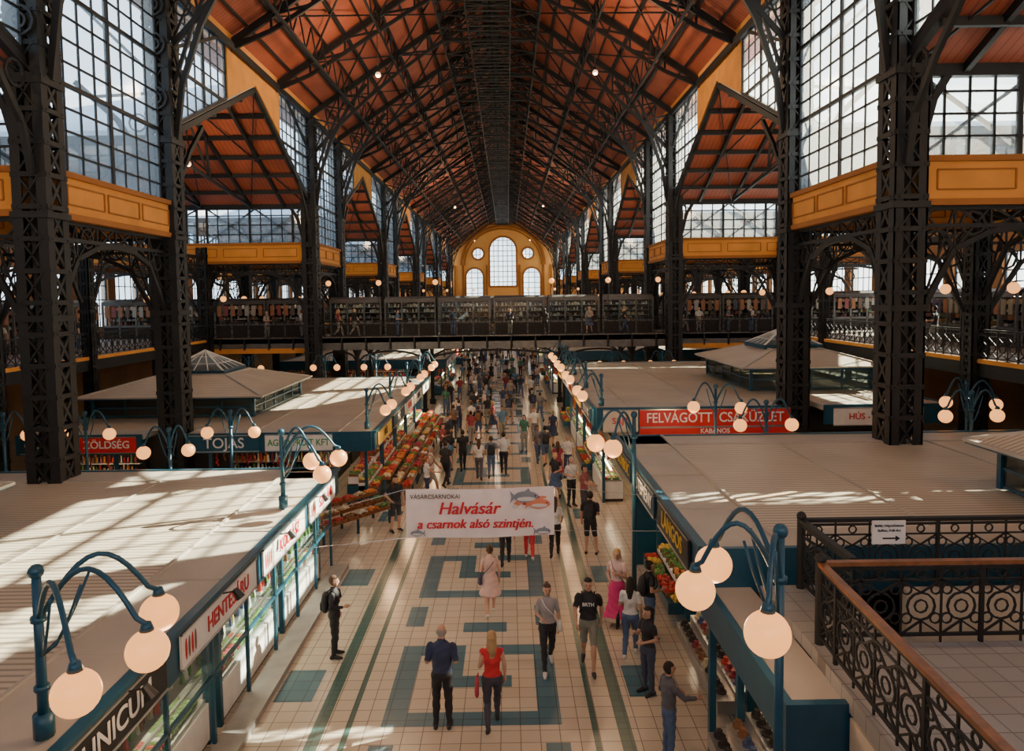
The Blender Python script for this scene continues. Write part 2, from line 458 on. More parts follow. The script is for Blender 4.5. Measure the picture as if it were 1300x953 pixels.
for pts in shapes:
    n = len(pts); yy = YE+.3
    m.add([(x, yy, z) for x,z in pts], [tuple(range(n))], 1)
    for i in range(n):
        a = pts[i]; b = pts[(i+1) % n]
        m.beam((a[0], YE-.1, a[1]), (b[0], YE-.1, b[1]), .35, .4, 2)
    x0 = min(p[0] for p in pts); x1 = max(p[0] for p in pts); z0 = min(p[1] for p in pts); z1 = max(p[1] for p in pts)
    k = 6 if x1-x0 > 4 else 3
    for i in range(1, k):
        x = x0+(x1-x0)*i/k; m.beam((x, yy, z0), (x, yy, z1-.25*(x1-x0)*abs(2*i/k-1)), .3 if (k == 6 and i in (2, 4)) else .12, .12, 0)
    z = z0+1
    while z < z1-.6: m.beam((x0, yy, z), (x1, yy, z), .12, .12, 0); z += 1.1
m.obj('window_%d' % (wn[0]+1), [IRON, GLASS, YEL2]); wn[0] += 1
m = MB()
for r, w in ((8.9, .5), (8.2, .25)):
    m.poly([(r*math.cos(math.pi*i/24), YE-.2, 14.2+r*math.sin(math.pi*i/24)*.93) for i in range(25)], w, w)
for sx in (-1, 1):
    for x in (3.5, 8.6, 10.3): m.box(sx*x-.2, sx*x+.2, YE-.3, YE, 5, 14.2)
    m.beam((sx*11, YE-.2, 17.6), (0, YE-.2, 25.1), .4, .5)
m.box(-11, 11, YE-.4, YE, 6.2, 6.8)
m.obj('trim_3', [YEL2])
m = MB()
for sx in (-1, 1): m.box(sx*(W+1), sx*WO, YE, YE+.6, 0, 10.8)
m.obj('wall_far_aisles', [YEL])
m = MB()
m.box(-WO, WO, YB-.6, YB, 0, 7); m.box(-WO, -9, YB-.6, YB, 7, 17.5); m.box(9, WO, YB-.6, YB, 7, 17.5)
m.add([(-13,YB-.3,17.5),(13,YB-.3,17.5),(0,YB-.3,26)], [(0,1,2)])
m.obj('wall_entrance', [YEL])
window('y', YB-.2, -9, 9, 7, 17.5, 1.2, 1.2)

# ------------------------------------------------------------------ iron columns
def column_mesh(half, h, cell):
    m = MB(); s = half; e = min(.3, half*.58)
    for sx in (-1, 1):
        for sy in (-1, 1):
            m.box(sx*s, sx*(s-e), sy*s, sy*(s-.05), 0, h); m.box(sx*s, sx*(s-.05), sy*s, sy*(s-e), 0, h)
    z = .9
    while z < h-.2:
        z1 = min(z+cell, h)
        for sg in (-1, 1):
            m.beam((-s+.15, sg*(s-.03), z), (s-.15, sg*(s-.03), z1), .09, .04); m.beam((s-.15, sg*(s-.03), z), (-s+.15, sg*(s-.03), z1), .09, .04)
            m.beam((sg*(s-.03), -s+.15, z), (sg*(s-.03), s-.15, z1), .04, .09); m.beam((sg*(s-.03), s-.15, z), (sg*(s-.03), -s+.15, z1), .04, .09)
            m.beam((-s, sg*s, z), (s, sg*s, z), .05, .12); m.beam((sg*s, -s, z), (sg*s, s, z), .05, .12)
            for k in (-1, 1): m.ell((k*(s-.12), sg*(s+.01), z), .04, 5, 4); m.ell((sg*(s+.01), k*(s-.12), z), .04, 5, 4)
        m.box(-s+.1, s-.1, -s+.1, s-.1, z-.02, z+.02)
        z = z1
    m.box(-s-.12, s+.12, -s-.12, s+.12, 0, .6); m.box(-s-.08, s+.08, -s-.08, s+.08, .6, .9)
    for zz in (6.9, 9.5, 12.8):
        if zz < h: m.box(-s-.05, s+.05, -s-.05, s+.05, zz-.08, zz+.08)
    m.box(-.06, .06, -s+.1, s-.1, 0, h)
    return m
cm = column_mesh(.43, 18.2, .8)
for zz in (14.2, 16.0, 17.3):
    for r in (.36, .18): cm.ring((0, -.49, zz), r, .06, 'y', 10)
cm.poly([(.42, 0, 12.9), (.7, 0, 14.8), (1.4, 0, 16.8), (2.4, 0, 18.6), (3.6, 0, 20.1)], .14, .18)
cm.poly([(.42, 0, 14.8), (1.2, 0, 17.0), (2.2, 0, 19.0)], .1, .12)
for (a, b) in (((.7,0,14.8),(.42,0,16)), ((1.4,0,16.8),(.42,0,18)), ((1.4,0,16.8),(1.1,0,18.6)), ((2.4,0,18.6),(1.2,0,18.8))): cm.beam(a, b, .08)
cm.ring((.8, 0, 17.4), .3, .06, 'y', 10); cm.ring((1.6, 0, 18.3), .25, .06, 'y', 10)
cm.poly([(-.42, 0, 10.9), (-.75, 0, 12.2), (-1.6, 0, 13.6), (-3, 0, 14.9)], .14, .18)
cm.beam((-.42, 0, 14.5), (-2.4, 0, 14.4), .09); cm.beam((-.75, 0, 12.2), (-.42, 0, 14.4), .07); cm.ring((-.9, 0, 13.5), .3, .05, 'y', 10)
cm.beam((-.42, 0, 15.2), (-3.4, 0, 18.2), .1); cm.beam((-.42, 0, 9.0), (-1.6, 0, 10.4), .1)
colmesh = cm.mesh('iron_column', [IRON])
c2 = column_mesh(.32, 10.5, .7).mesh('aisle_column', [IRON])
c3 = column_mesh(.22, 9.8, .6).mesh('gallery_column', [IRON])
for a, b in NARROW:
    for y in (a, b):
        if y < -1: continue
        for sx in (-1, 1):
            put(colmesh, 'iron_column', (sx*W, y, 0), math.pi if sx > 0 else 0)
            put(c2, 'aisle_column', (sx*W2, y, 0))
for a, b in WIDE:
    for k in (1, 2):
        for sx in (-1, 1): put(c3, 'gallery_column', (sx*W2, a+(b-a)*k/3, 0))

# ------------------------------------------------------------------ roof trusses
def truss(main):
    m = MB()
    xs = (11, 9.1, 7.3, 5.5, 3.7, 1.9, 0)
    top = [(x, roofz(x)-.3) for x in xs]
    if main: low = [(10.7, 16.0), (9.1, 17.7), (7.3, 19.3), (5.5, 20.75), (3.7, 22.0), (1.9, 23.1), (0, 23.5)]
    else: low = [(11, 18.0), (9.1, 18.8), (7.3, 19.9), (5.5, 21.0), (3.7, 22.1), (1.9, 23.1), (0, 23.5)]
    for s in (-1, 1):
        T = [(s*x, 0, z) for x, z in top]; L = [(s*x, 0, z) for x, z in low]
        m.poly(T, .18, .3); m.poly(L, .13, .18)
        for i in range(6):
            m.beam(L[i], T[i], .09, .1); m.beam(L[i+1], T[i], .08, .09)
            if main: m.beam(L[i], T[i+1], .06, .07)
        m.beam((s*2.8, 0, 22.6), (s*2.8, 0, roofz(2.8)-.3), .1)
    m.beam((0,0,22.6), (0,0,25.4), .12); m.beam((-2.8, 0, 22.6), (2.8, 0, 22.6), .12, .16)
    m.beam((-2.8, 0, 22.6), (0, 0, 25.3), .07); m.beam((2.8, 0, 22.6), (0, 0, 25.3), .07)
    return m.mesh('roof_truss', [IRON])
tm, ti = truss(True), truss(False)
ty = []
for a, b in NARROW: ty += [(a, 1), (b, 1)]
for a, b in WIDE: ty += [(a+(b-a)/3, 0), (a+2*(b-a)/3, 0)]
ty.sort()
for y, k in ty: put(tm if k else ti, 'roof_truss', (0, y, 0))
m = MB()
yy = [t[0] for t in ty]
for s in (-1, 1):
    for x in (10.1, 9.1, 8.2, 7.3, 6.4, 5.5, 4.6, 3.7, 2.8, 1.9, .95):
        big = x in (9.1, 7.3, 5.5, 3.7, 1.9)
        m.beam((s*x, YB, roofz(x)-.12), (s*x, YE, roofz(x)-.12), .13 if big else .07, .26 if big else .12)
    for x, z in ((5.5, 20.9), (2.8, 22.6), (8.2, 18.7), (1.2, 22.6)):
        m.beam((s*x, YB, z), (s*x, YE, z), .09, .12)
    for i in range(len(yy)-1):
        a, b = yy[i], yy[i+1]; n = 3
        for x0, x1 in ((9.1, 5.5), (5.5, 1.9)):
            m.beam((s*x0, a, roofz(x0)-.35), (s*x1, b, roofz(x1)-.35), .07, .07); m.beam((s*x1, a, roofz(x1)-.35), (s*x0, b, roofz(x0)-.35), .07, .07)
        for k in range(n):
            y0 = a+(b-a)*k/n; y1 = a+(b-a)*(k+1)/n; ym = (y0+y1)/2
            m.beam((s*2.8, y0, 22.6), (s*2.8, y1, roofz(2.8)-.3), .06); m.beam((s*2.8, y1, 22.6), (s*2.8, y0, roofz(2.8)-.3), .06)
            m.beam((s*5.5, y0, 20.9), (s*5.5, ym, roofz(5.5)-.3), .06); m.beam((s*5.5, y1, 20.9), (s*5.5, ym, roofz(5.5)-.3), .06)
            m.beam((s*8.2, y0, 18.7), (s*8.2, ym, roofz(8.2)-.3), .06); m.beam((s*8.2, y1, 18.7), (s*8.2, ym, roofz(8.2)-.3), .06)
            m.beam((0, y0, 25.3), (s*2.8, ym, 22.6), .05); m.beam((0, y1, 25.3), (s*2.8, ym, 22.6), .05)
for i in range(len(yy)-1):
    a, b = yy[i], yy[i+1]
    for k in range(3):
        y0 = a+(b-a)*k/3; y1 = a+(b-a)*(k+1)/3
        m.beam((-2.8, y0, 22.6), (2.8, y1, 22.6), .07); m.beam((2.8, y0, 22.6), (-2.8, y1, 22.6), .07)
m.beam((0, YB, 25.3), (0, YE, 25.3), .9, .5)
y = YB
while y < YE: m.beam((-1.1, y, 22.6), (1.1, y, 22.6), .18, .05); y += .7
m.obj('roof_purlins_and_bracing', [IRON])

# ------------------------------------------------------------------ railings
def railing(m, p0, p1, z, h=1.0, top=None, unit=.5, fine=False):
    p0 = Vector((p0[0], p0[1], z)); p1 = Vector((p1[0], p1[1], z)); L = (p1-p0).length; n = max(1, round(L/unit))
    ax = 'y' if abs(p1.x-p0.x) > abs(p1.y-p0.y) else 'x'
    Z = Vector((0,0,1)); w = .022 if fine else .03
    m.beam(p0+Z*h, p1+Z*h, .09 if top is not None else .06, .05, top if top is not None else 0)
    m.beam(p0+Z*(h-.07), p1+Z*(h-.07), .03, .03); m.beam(p0+Z*.1, p1+Z*.1, .03, .04); m.beam(p0+Z*(h-.22), p1+Z*(h-.22), w, w)
    d = (p1-p0)/n
    for i in range(n):
        a = p0+d*i; c = a+d*.5
        m.beam(a, a+Z*h, .045 if i % 4 == 0 else w)
        m.ring(c+Z*(h*.45), .17, w, ax, 12 if fine else 7)
        m.beam(a+Z*.1, c+Z*(h*.27), w); m.beam(a+d+Z*.1, c+Z*(h*.27), w)
        m.beam(a+Z*(h-.22), c+Z*(h*.62), w); m.beam(a+d+Z*(h-.22), c+Z*(h*.62), w)
        if fine:
            for k in (0, 1):
                cc = a+d*(.14 if k == 0 else .86)+Z*.30
                m.ring(cc, .065, .018, ax, 8); m.ring(cc+Z*.36, .06, .018, ax, 8)
            m.ring(c+Z*(h*.45), .08, .018, ax, 8); m.ring(c+Z*(h-.145), .055, .018, ax, 8)
            m.beam(c+Z*.1, c+Z*(h*.28), w)
    m.beam(p1, p1+Z*h, .05)
GF = mat('gallery_floor', (.25, .22, .19), .6)
for sx in (-1, 1):
    m = MB()
    m.box(sx*W2, sx*(WO-.02), -7.5, YE-.1, GZ-.25, GZ, 0); m.box(sx*(W2-.06), sx*(W2+.2), -7.5, YE-.1, GZ-.6, GZ+.02, 1)
    m.box(sx*(W2-.1), sx*(W2-.02), -7.5, YE-.1, GZ-.12, GZ+.03, 2)
    y = -7
    while y < YE-1: m.box(sx*W2, sx*(WO-.02), y, y+.2, GZ-.6, GZ-.25, 1); y += 4
    m.obj('gallery_deck', [GF, IRON, YEL])
m = MB(); m.box(-W2, W2, -7.5, 1.4, GZ-.3, GZ, 0); m.obj('entrance_gallery_deck', [GF])
BR = [(43.9, 49.3), (93.6, 99.2), (143.5, 149)]
for a, b in BR:
    m = MB()
    m.box(-W2, W2, a, b, GZ-.3, GZ, 0)
    for y in (a, b-.12): m.box(-W2, W2, y, y+.12, GZ-.75, GZ+.04, 3)
    for y in (a-.03, b): m.box(-W2, -W, y, y+.05, GZ-.9, GZ-.6, 2); m.box(W2, W, y, y+.05, GZ-.9, GZ-.6, 2)
    x = -17
    while x < 17.2:
        m.box(x, x+.1, a-.05, a, GZ-.7, GZ, 1); m.box(x, x+.15, a, b, GZ-.75, GZ-.3, 1); x += 1.5
    m.obj('gallery_bridge', [GF, IRON, YEL, IRONG])
    if a < 140:
        m = MB(); railing(m, (-W2, a+.1), (W2, a+.1), GZ, 1.05); m.obj('gallery_railing', [IRON])
        m = MB(); railing(m, (-W2, b-.1), (W2, b-.1), GZ, 1.05); m.obj('gallery_railing', [IRON])
    m = MB()
    for x in (-8.6, -4.4, 4.4, 8.6):
        for y in (a+.5, b-.5):
            m.cyl((x, y, 0), .13, 4.12, 10); m.cyl((x, y, 0), .22, .35, 10); m.cyl((x, y, 3.7), .13, .43, 10, 0, .32)
    for y in (a+.5, b-.5):
        for x0, x1 in ((-W, -8.6), (-8.6, -4.4), (-4.4, 4.4), (4.4, 8.6), (8.6, W)):
            n = 10
            m.poly([(x0+(x1-x0)*i/n, y, 3.3+.72*math.sqrt(max(0, 1-(2*i/n-1)**2))) for i in range(n+1)], .08, .12)
    m.obj('bridge_supports', [IRON])
for sx in (-1, 1):
    for (y0, y1) in ((-7, 43.9), (49.3, 93.6), (99.2, 143)):
        m = MB(); railing(m, (sx*W2, y0), (sx*W2, y1), GZ, 1.05); m.obj('gallery_railing', [IRON])
m = MB(); railing(m, (-W2, 1.35), (W2, 1.35), GZ, 1.05); m.obj('gallery_railing', [IRON])

# ------------------------------------------------------------------ gallery kiosks
def kiosk_mesh(seed, glassy=False):
    random.seed(seed); m = MB(); L = 3.2; H = 2.35
    for x in (-L/2, -L/6, L/6, L/2):
        for y in (0, 1.6): m.box(x-.05, x+.05, y-.05, y+.05, 0, H, 0)
    for y in (0, 1.6): m.box(-L/2, L/2, y-.05, y+.05, H-.16, H, 0); m.box(-L/2, L/2, y-.05, y+.05, .75, .86, 0)
    m.box(-L/2, L/2, 0, 1.6, 0, .78, 2)
    pts = [(-.15, H-.2), (0, H+.05), (.35, H+.17), (1.25, H+.17), (1.6, H+.05), (1.75, H-.15)]
    for (a, b) in zip(pts[:-1], pts[1:]):
        m.add([(-L/2,a[0],a[1]),(L/2,a[0],a[1]),(L/2,b[0],b[1]),(-L/2,b[0],b[1])], [(0,1,2,3)], 0)
    m.box(-L/2, L/2, 1.45, 1.5, .8, H, 2)
    for z in (1.15, 1.5, 1.85):
        m.box(-L/2+.05, L/2-.05, .5, 1.45, z-.02, z, 0)
    for z in (.86, 1.15, 1.5, 1.85):
        x = -L/2+.1
        while x < L/2-.2:
            w = U(.08, .22); h = U(.1, .24); k = random.choice([4,5,6,7,8,9,10,11,11,12,10]) if not glassy else random.choice([10, 9, 10, 9, 11, 12, 8])
            if R() < .25: x += w; continue
            if R() < .5: m.box(x, x+w, U(.3,.55), .9, z, z+h, k)
            else: m.cyl((x+w/2, .65, z), w*.45, h, 7, k, w*.3)
            x += w+.05
    m.box(-L/2+.1, L/2-.1, .25, .31, H-.2, H-.17, 3)
    if R() < .7 and not glassy:
        for i in range(7):
            x = -L/2+.2+i*.44; m.box(x, x+.24, -.12, -.06, 1.4, 2.05, random.choice([4,5,6,9,10,12,12,11]))
            m.cyl((x+.12, -.09, 2.05), .015, .15, 5, 0)
    if glassy: m.add([(-L/2,-.07,.86),(L/2,-.07,.86),(L/2,-.07,H-.22),(-L/2,-.07,H-.22)], [(0,1,2,3)], 1)
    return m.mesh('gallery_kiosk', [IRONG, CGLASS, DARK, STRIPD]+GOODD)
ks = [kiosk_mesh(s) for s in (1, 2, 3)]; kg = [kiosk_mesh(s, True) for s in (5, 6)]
random.seed(4)
for sx in (-1, 1):
    y = 6
    while y < 140:
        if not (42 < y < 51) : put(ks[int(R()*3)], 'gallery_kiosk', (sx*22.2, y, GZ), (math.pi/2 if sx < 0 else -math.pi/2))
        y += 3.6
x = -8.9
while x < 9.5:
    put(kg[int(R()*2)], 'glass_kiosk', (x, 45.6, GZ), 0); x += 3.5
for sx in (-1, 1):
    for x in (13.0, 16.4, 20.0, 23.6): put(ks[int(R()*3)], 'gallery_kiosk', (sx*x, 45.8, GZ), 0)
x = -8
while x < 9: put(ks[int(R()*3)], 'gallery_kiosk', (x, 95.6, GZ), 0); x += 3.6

# ------------------------------------------------------------------ ground floor stalls
SM = [TEAL, CGLASS, WHITE, STRIP, DARK, STEEL]+GOODS   # goods start at 6
def stall_mesh(kind, seed, L=3.0):
    random.seed(seed); m = MB(); h = L/2
    for x in (-h+.04, h-.04): m.box(x-.05, x+.05, 0, .1, 0, 2.15, 0); m.box(x-.03, x+.03, .1, 2.0, 2.0, 2.1, 0)
    m.box(-h+.1, h-.1, 0.0, .75, .1, .72, 0 if kind != 'case' else 2); m.box(-h+.1, h-.1, .05, .75, 0, .1, 4)
    m.box(-h+.05, h-.05, 2.0, 2.1, 0, 2.05, 4)
    for z in (.9, 1.3, 1.7):
        m.box(-h+.1, h-.1, 1.7, 2.0, z-.03, z, 5)
        x = -h+.15
        while x < h-.3:
            w = U(.07, .16); k = random.randint(6, 15)
            m.cyl((x+w/2, 1.82, z), w*.45, U(.18, .33), 7, k, w*.25); x += w+.02
    if kind == 'fruit':
        for t in range(3):
            y0 = -.35+t*.35; z0 = .6+t*.22
            m.box(-1.4, 1.4, y0, y0+.36, z0-.25, z0, 0 if t == 0 else 2)
            x = -1.38
            while x < 1.1:
                w = U(.25, .4); k = random.choice([6,6,6,6,7,7,8,9,9,10,15])
                m.box(x, x+.02, y0, y0+.34, z0, z0+.1, 13)
                for _ in range(18):
                    r = U(.038, .058)
                    m.ell((x+U(.05, w-.03), y0+U(.04, .32), z0+U(.02, .13)), (r, r, r*U(.8, 1.3)), 6, 5, k)
                x += w
    elif kind == 'case':
        m.box(-1.4, 1.4, .05, .7, .74, .78, 5)
        x = -1.35
        while x < 1.2:
            w = U(.15, .3); k = random.choice([6,10,11,12,6,9,9])
            for t in range(2):
                for q in range(4): m.ell((x+w*(.25+.5*(q % 2)), .18+t*.28+.08*(q//2), .83), (w*.28, .09, .05), 7, 5, k if R() < .7 else 9)
            x += w
        m.add([(-1.4,.0,.74),(1.4,.0,.74),(1.4,.08,1.2),(-1.4,.08,1.2)], [(0,1,2,3)], 1)
        m.add([(-1.4,.08,1.2),(1.4,.08,1.2),(1.4,.6,1.25),(-1.4,.6,1.25)], [(0,1,2,3)], 1)
        m.box(-1.4, 1.4, .06, .1, 1.18, 1.22, 5); m.box(-1.4, 1.4, .3, .36, 1.13, 1.16, 3)
    else:
        for t in range(4):
            m.box(-h+.1, h-.1, -.45+t*.28, -.17+t*.28, .5+t*.15, .72+t*.15, 5)
            n = int((L-.3)/.22)
            for i in range(n):
                x = -h+.22+i*.22; k = 4 if (t+i//4) % 2 == 0 else random.choice([6, 10, 11, 13, 14])
                m.cyl((x, -.31+t*.28, .72+t*.15), .09, .03, 9, k); m.cyl((x, -.31+t*.28, .75+t*.15), .055, .08, 8, k, .045)
    for i in range(int(13*L/3)):
        x = -h+.2+i*.215+U(-.03, .03); hh = U(.35, .6); k = random.choice([6, 6, 10, 13, 7])
        m.cyl((x, .25, 2.12-hh), .02, hh, 5, k)
        z = 2.08-hh
        while z < 2.05: m.ell((x+U(-.03,.03), .25+U(-.03,.03), z), (.035, .035, .06), 5, 4, k); z += .085
    m.beam((-h+.05, .25, 2.12), (h-.05, .25, 2.12), .03, .03, 5)
    m.box(-h+.2, h-.2, .62, .76, 2.06, 2.14, 0); m.box(-h+.2, h-.2, .65, .73, 2.04, 2.06, 3)
    return m.mesh('market_stall', SM)
ST = {'fruit': [stall_mesh('fruit', s) for s in (21, 22, 23)], 'case': [stall_mesh('case', s) for s in (31, 32)], 'hats': [stall_mesh('hats', 41)]}
def stand_mesh(seed):
    random.seed(seed); m = MB()
    for x in (-1.3, 0, 1.3):
        for y, z in ((-.4, .45), (.4, .85)): m.box(x-.03, x+.03, y-.03, y+.03, 0, z, 1)
    for t in range(3):
        y0 = -.5+t*.34; z0 = .5+t*.18
        for i in range(6):
            x0 = -1.38+i*.46; k = random.choice([2,2,2,3,4,5,5,6,7,8,9,11])
            m.box(x0, x0+.44, y0, y0+.33, z0, z0+.03, 0)
            for (a, b, c, d) in ((x0, x0+.44, y0, y0+.015), (x0, x0+.44, y0+.315, y0+.33), (x0, x0+.015, y0, y0+.33), (x0+.425, x0+.44, y0, y0+.33)): m.box(a, b, c, d, z0, z0+.11, 0)
            for _ in range(24):
                r = U(.035, .05); u = U(.05, .39); v = U(.05, .28)
                m.ell((x0+u, y0+v, z0+.07+.09*math.sin(math.pi*u/.44)*math.sin(math.pi*v/.33)), (r, r, r*U(.8, 1.2)), 6, 5, k)
    return m.mesh('produce_stand', [WOOD, TEAL]+GOODS)
stands = [stand_mesh(s) for s in (1, 2, 3)]
random.seed(9)
WORDS = ['HÚS', 'SAJT', 'PAPRIKA', 'ZÖLDSÉG', 'SZALÁMI', 'PÉKSÉG', 'BOROK', 'MÉZ', 'HENTES', 'TEJTERMÉK']
def sign(x, y, z, w, h, rotz, bg, txt, tm, size=None, sx=1.0, tx=0):
    m = MB(); m.box(-w/2, w/2, -.04, .0, -h/2, h/2, 0)
    for a in (-h/2, h/2): m.box(-w/2, w/2, -.055, 0, a-.015, a+.015, 1)
    o = m.obj('shop_sign', [bg, STEEL], loc=(x, y, z), rot=rotz)
    if txt: text(None, txt, (tx, -.05, 0), 0, size or h*.75, tm, o, bold=.004, sx=sx)
    return o
def block(x0, x1, y0, y1, zr, side, kinds, notch=None, front=True, autosign=True, inset=.25):
    m = MB(); t = .14
    def slab(a, b, c, d, k, e=0): m.box(a, b, c, d, zr-t, zr+e, k)
    if notch:
        n0, n1, ny = notch
        slab(x0, n0, y0, ny, 0); slab(n1, x1, y0, ny, 0); slab(x0, x1, ny, y1, 0)
        segs = [(x0, n0), (n1, x1)]
    else:
        slab(x0, x1, y0, y1, 0); segs = [(x0, x1)]
    xa = x1 if side > 0 else x0; s = side
    m.box(xa-s*1.15, xa, y0, y1, zr, zr+.03, 1); m.box(xa-s*1.2, xa-s*1.14, y0, y1, zr, zr+.07, 1)
    for a, b in segs: m.box(a, b, y0, y0+.9, zr, zr+.031, 1)
    m.box(x0, x1, y1-1.0, y1, zr, zr+.03, 1)
    yy = y0+2
    while yy < y1: m.box(xa-s*1.15, xa, yy, yy+.03, zr+.03, zr+.05, 1); yy += 2.4
    xx = x0+4
    while xx < x1-3: m.box(xx, xx+.05, y0+.9, y1-1, zr, zr+.03, 1); xx += 3.9
    m.box(xa, xa+s*.1, y0, y1, zr-.62, zr+.06, 2); m.box(xa+s*.1, xa+s*.16, y0, y1, zr-.0, zr+.07, 2)
    for a, b in segs: m.box(a, b, y0-.1, y0, zr-.62, zr+.06, 2)
    m.box(x0, x1, y1, y1+.1, zr-.62, zr+.06, 2)
    xo = x0 if side > 0 else x1; m.box(xo, xo-s*.1, y0, y1, zr-.62, zr+.06, 2)
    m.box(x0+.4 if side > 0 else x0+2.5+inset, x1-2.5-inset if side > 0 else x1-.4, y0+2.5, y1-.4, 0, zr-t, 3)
    m.box(x0+.35, x1-.35, y1-.45, y1-.35, 0, zr-.6, 2)
    m.obj('market_hall_stall_roof', [RIB, RIM, TEAL, DARK])
    n = int((y1-y0-.6)/3.1)
    for i in range(n):
        yc = y0+.4+1.5+i*(y1-y0-.8)/n
        k = kinds[i % len(kinds)]
        put(random.choice(ST[k]), 'market_stall', (xa-s*inset, yc, 0), math.pi/2 if s > 0 else -math.pi/2)
        if autosign:
            bg, tc = random.choice([(WHITE, RED), (WHITE, BLUE), (CREAM, RED), (RED, WHITE), (TEALD, WHITE), (WHITE, BLK), (YELS, BLK)])
            sign(xa+s*.12, yc, zr-.3, 2.7, .48, math.pi/2 if s > 0 else -math.pi/2, bg, random.choice(WORDS), tc, .36)
    if front:
        xx = x0+1.7 if side > 0 else x0+3.6
        lim = x1-3.3 if side > 0 else x1-1.5
        while xx < lim:
            if not (notch and notch[0]-1.5 < xx < notch[1]+1.5):
                put(random.choice(ST[random.choice(kinds)]), 'market_stall', (xx, y0+.25, 0), 0)
            xx += 3.1
AX = 3.88
block(-16.0, -AX, 4.6, 18.95, 2.7, 1, ['case', 'case', 'case'], autosign=False, front=False)
block(-16.0, -AX, 24.2, 41.2, 2.7, 1, ['fruit', 'fruit', 'fruit', 'case'], notch=(-11.75, -10.25, 25.8))
block(AX, 16.0, 10.6, 19.3, 3.4, -1, ['hats', 'fruit'], front=False, autosign=False, inset=.75)
block(AX, 16.0, 24.3, 41.2, 3.4, -1, ['case', 'fruit', 'case'], notch=(10.25, 11.75, 25.8))
for (a, b) in ((52.5, 66), (77, 91.5), (101.5, 116), (127, 141)):
    block(-16, -AX, a, b, 2.7, 1, ['fruit', 'case'], autosign=a < 60); block(AX, 16, a, b, 3.2, -1, ['case', 'fruit'], autosign=a < 60)
y = 26.3; i = 0
while y < 41:
    put(stands[i % 3], 'produce_stand', (-3.2, y, 0), math.pi/2); i += 1; y += 3.0
put(stands[1], 'produce_stand', (-6.6, 23.2, 0), 0); put(stands[2], 'produce_stand', (-9.6, 23.2, 0), 0); put(stands[0], 'produce_stand', (-4.2, 22.0, 0), 0.9)
# tall display glazing along the near-left row
m = MB()
y = 5.0
while y < 18.8:
    m.box(-4.02, -3.96, y, y+.06, .12, 2.06, 0)
    y += 1.53
for z in (1.22, 2.02): m.box(-4.02, -3.96, 5, 18.8, z, z+.05, 0)
m.add([(-3.99,5,1.25),(-3.99,18.8,1.25),(-3.99,18.8,2.05),(-3.99,5,2.05)], [(0,1,2,3)], 1)
m.box(-4.0, -3.55, 4.8, 18.9, 0, .12, 2)
m.obj('shop_glazing', [TEAL, CGLASS, STEPM])
m = MB(); random.seed(15)
for z in (1.3, 1.62):
    m.box(-4.65, -4.25, 5, 18.7, z-.02, z, 0)
    y = 5.1
    while y < 18.6:
        w = U(.06, .13); m.cyl((-4.4+U(-.08,.08), y, z), w*.5, U(.14, .28), 7, random.choice([4,4,4,7,3,2,10,5,8,4]), w*.25); y += w+.03
m.box(-4.5, -4.4, 5.2, 18.6, 2.0, 2.03, 1)
m.obj('bottle_shelves', [STEEL, STRIPD, GOODS[0], GOODS[2], GOODS[3], GOODS[5], GOODS[6], GOODS[6], GOODS[7], GOODS[1], GOODS[8]])
for y in (8.2, 11.0, 13.8, 16.4):
    m = MB(); m.tube([(0,0,0), (.28,0,.05)], .012, 6); m.tube([(.26,0,.08), (.36,0,-.06)], [.05, .075], 10)
    m.obj('spot_lamp', [BLK], loc=(-3.78, y, 2.66))
m = MB()
m.box(AX, 4.5, 7.4, 10.5, 2.72, 2.86, 1); m.box(AX-.1, AX, 7.3, 10.6, 2.4, 2.92, 0); m.box(AX, 4.5, 7.3, 7.4, 2.2, 2.92, 0)
for y in (7.4, 10.4): m.box(AX-.04, AX+.06, y-.05, y+.05, 0, 2.4, 0)
m.obj('stair_side_kiosk_canopy', [TEAL, RIM])
put(stall_mesh('hats', 43, 2.9), 'market_stall', (4.25, 8.95, 0), -math.pi/2)
for y0, y1, t, tc in ((16.0, 18.3, 'SZALÁMI', RED), (12.9, 15.6, 'KOLBÁSZ', RED), (9.6, 12.5, 'HENTESÁRU', RED)):
    o = sign(-AX+.12, (y0+y1)/2, 2.42, y1-y0, .5, math.pi/2, WHITE, t, tc, .34, .9, .22)
    m = MB(); w = (y1-y0)/2
    for i in range(4): m.ell((-w+.12+i*.1, -.045, 0), (.035, .006, .16), 8, 6, i % 2)
    m.obj('sausage_artwork', [RED, GOODS[7]], parent=o)
sign(-AX+.12, 8.0, 2.42, 2.3, .5, math.pi/2, BLK, 'UNICUM', WHITE, .38)
for y0, y1, t, bg, tc in ((16.6, 18.6, 'GOMBÓC', TEALD, YELS), (13.9, 16.2, 'SÜTEMÉNY', TEALD, WHITE), (11.2, 13.5, 'LÁNGOS', BLK, YELS)):
    sign(AX-.12, (y0+y1)/2, 3.1, y1-y0, .5, -math.pi/2, bg, t, tc, .4)
sign(-12.9, 24.08, 2.42, 2.0, .55, 0, RED, 'ZÖLDSÉG', WHITE, .36)
sign(-14.9, 24.08, 2.42, 1.9, .55, 0, TEALD, 'GYÜMÖLCS', WHITE, .3)
sign(-8.9, 24.08, 2.42, 2.4, .55, 0, TEAL, 'TOJÁS', WHITE, .5)
sign(-6.35, 24.08, 2.42, 2.3, .55, 0, WHITE, 'AGRO-FRUIT KFT', GREEN, .32, .85)
sign(7.95, 24.18, 3.08, 5.2, .6, 0, RED, 'FELVÁGOTT  CSAKÜZLET', WHITE, .48, .86)
sign(7.95, 24.18, 2.62, 5.2, .26, 0, RED, 'KABANOS', WHITE, .22)
sign(4.7, 24.18, 3.0, 1.2, .75, 0, CREAM, 'SAJT', RED, .3)
sign(13.6, 24.18, 3.05, 3.1, .6, 0, WHITE, 'HÚS - BAROMFI', RED, .3)

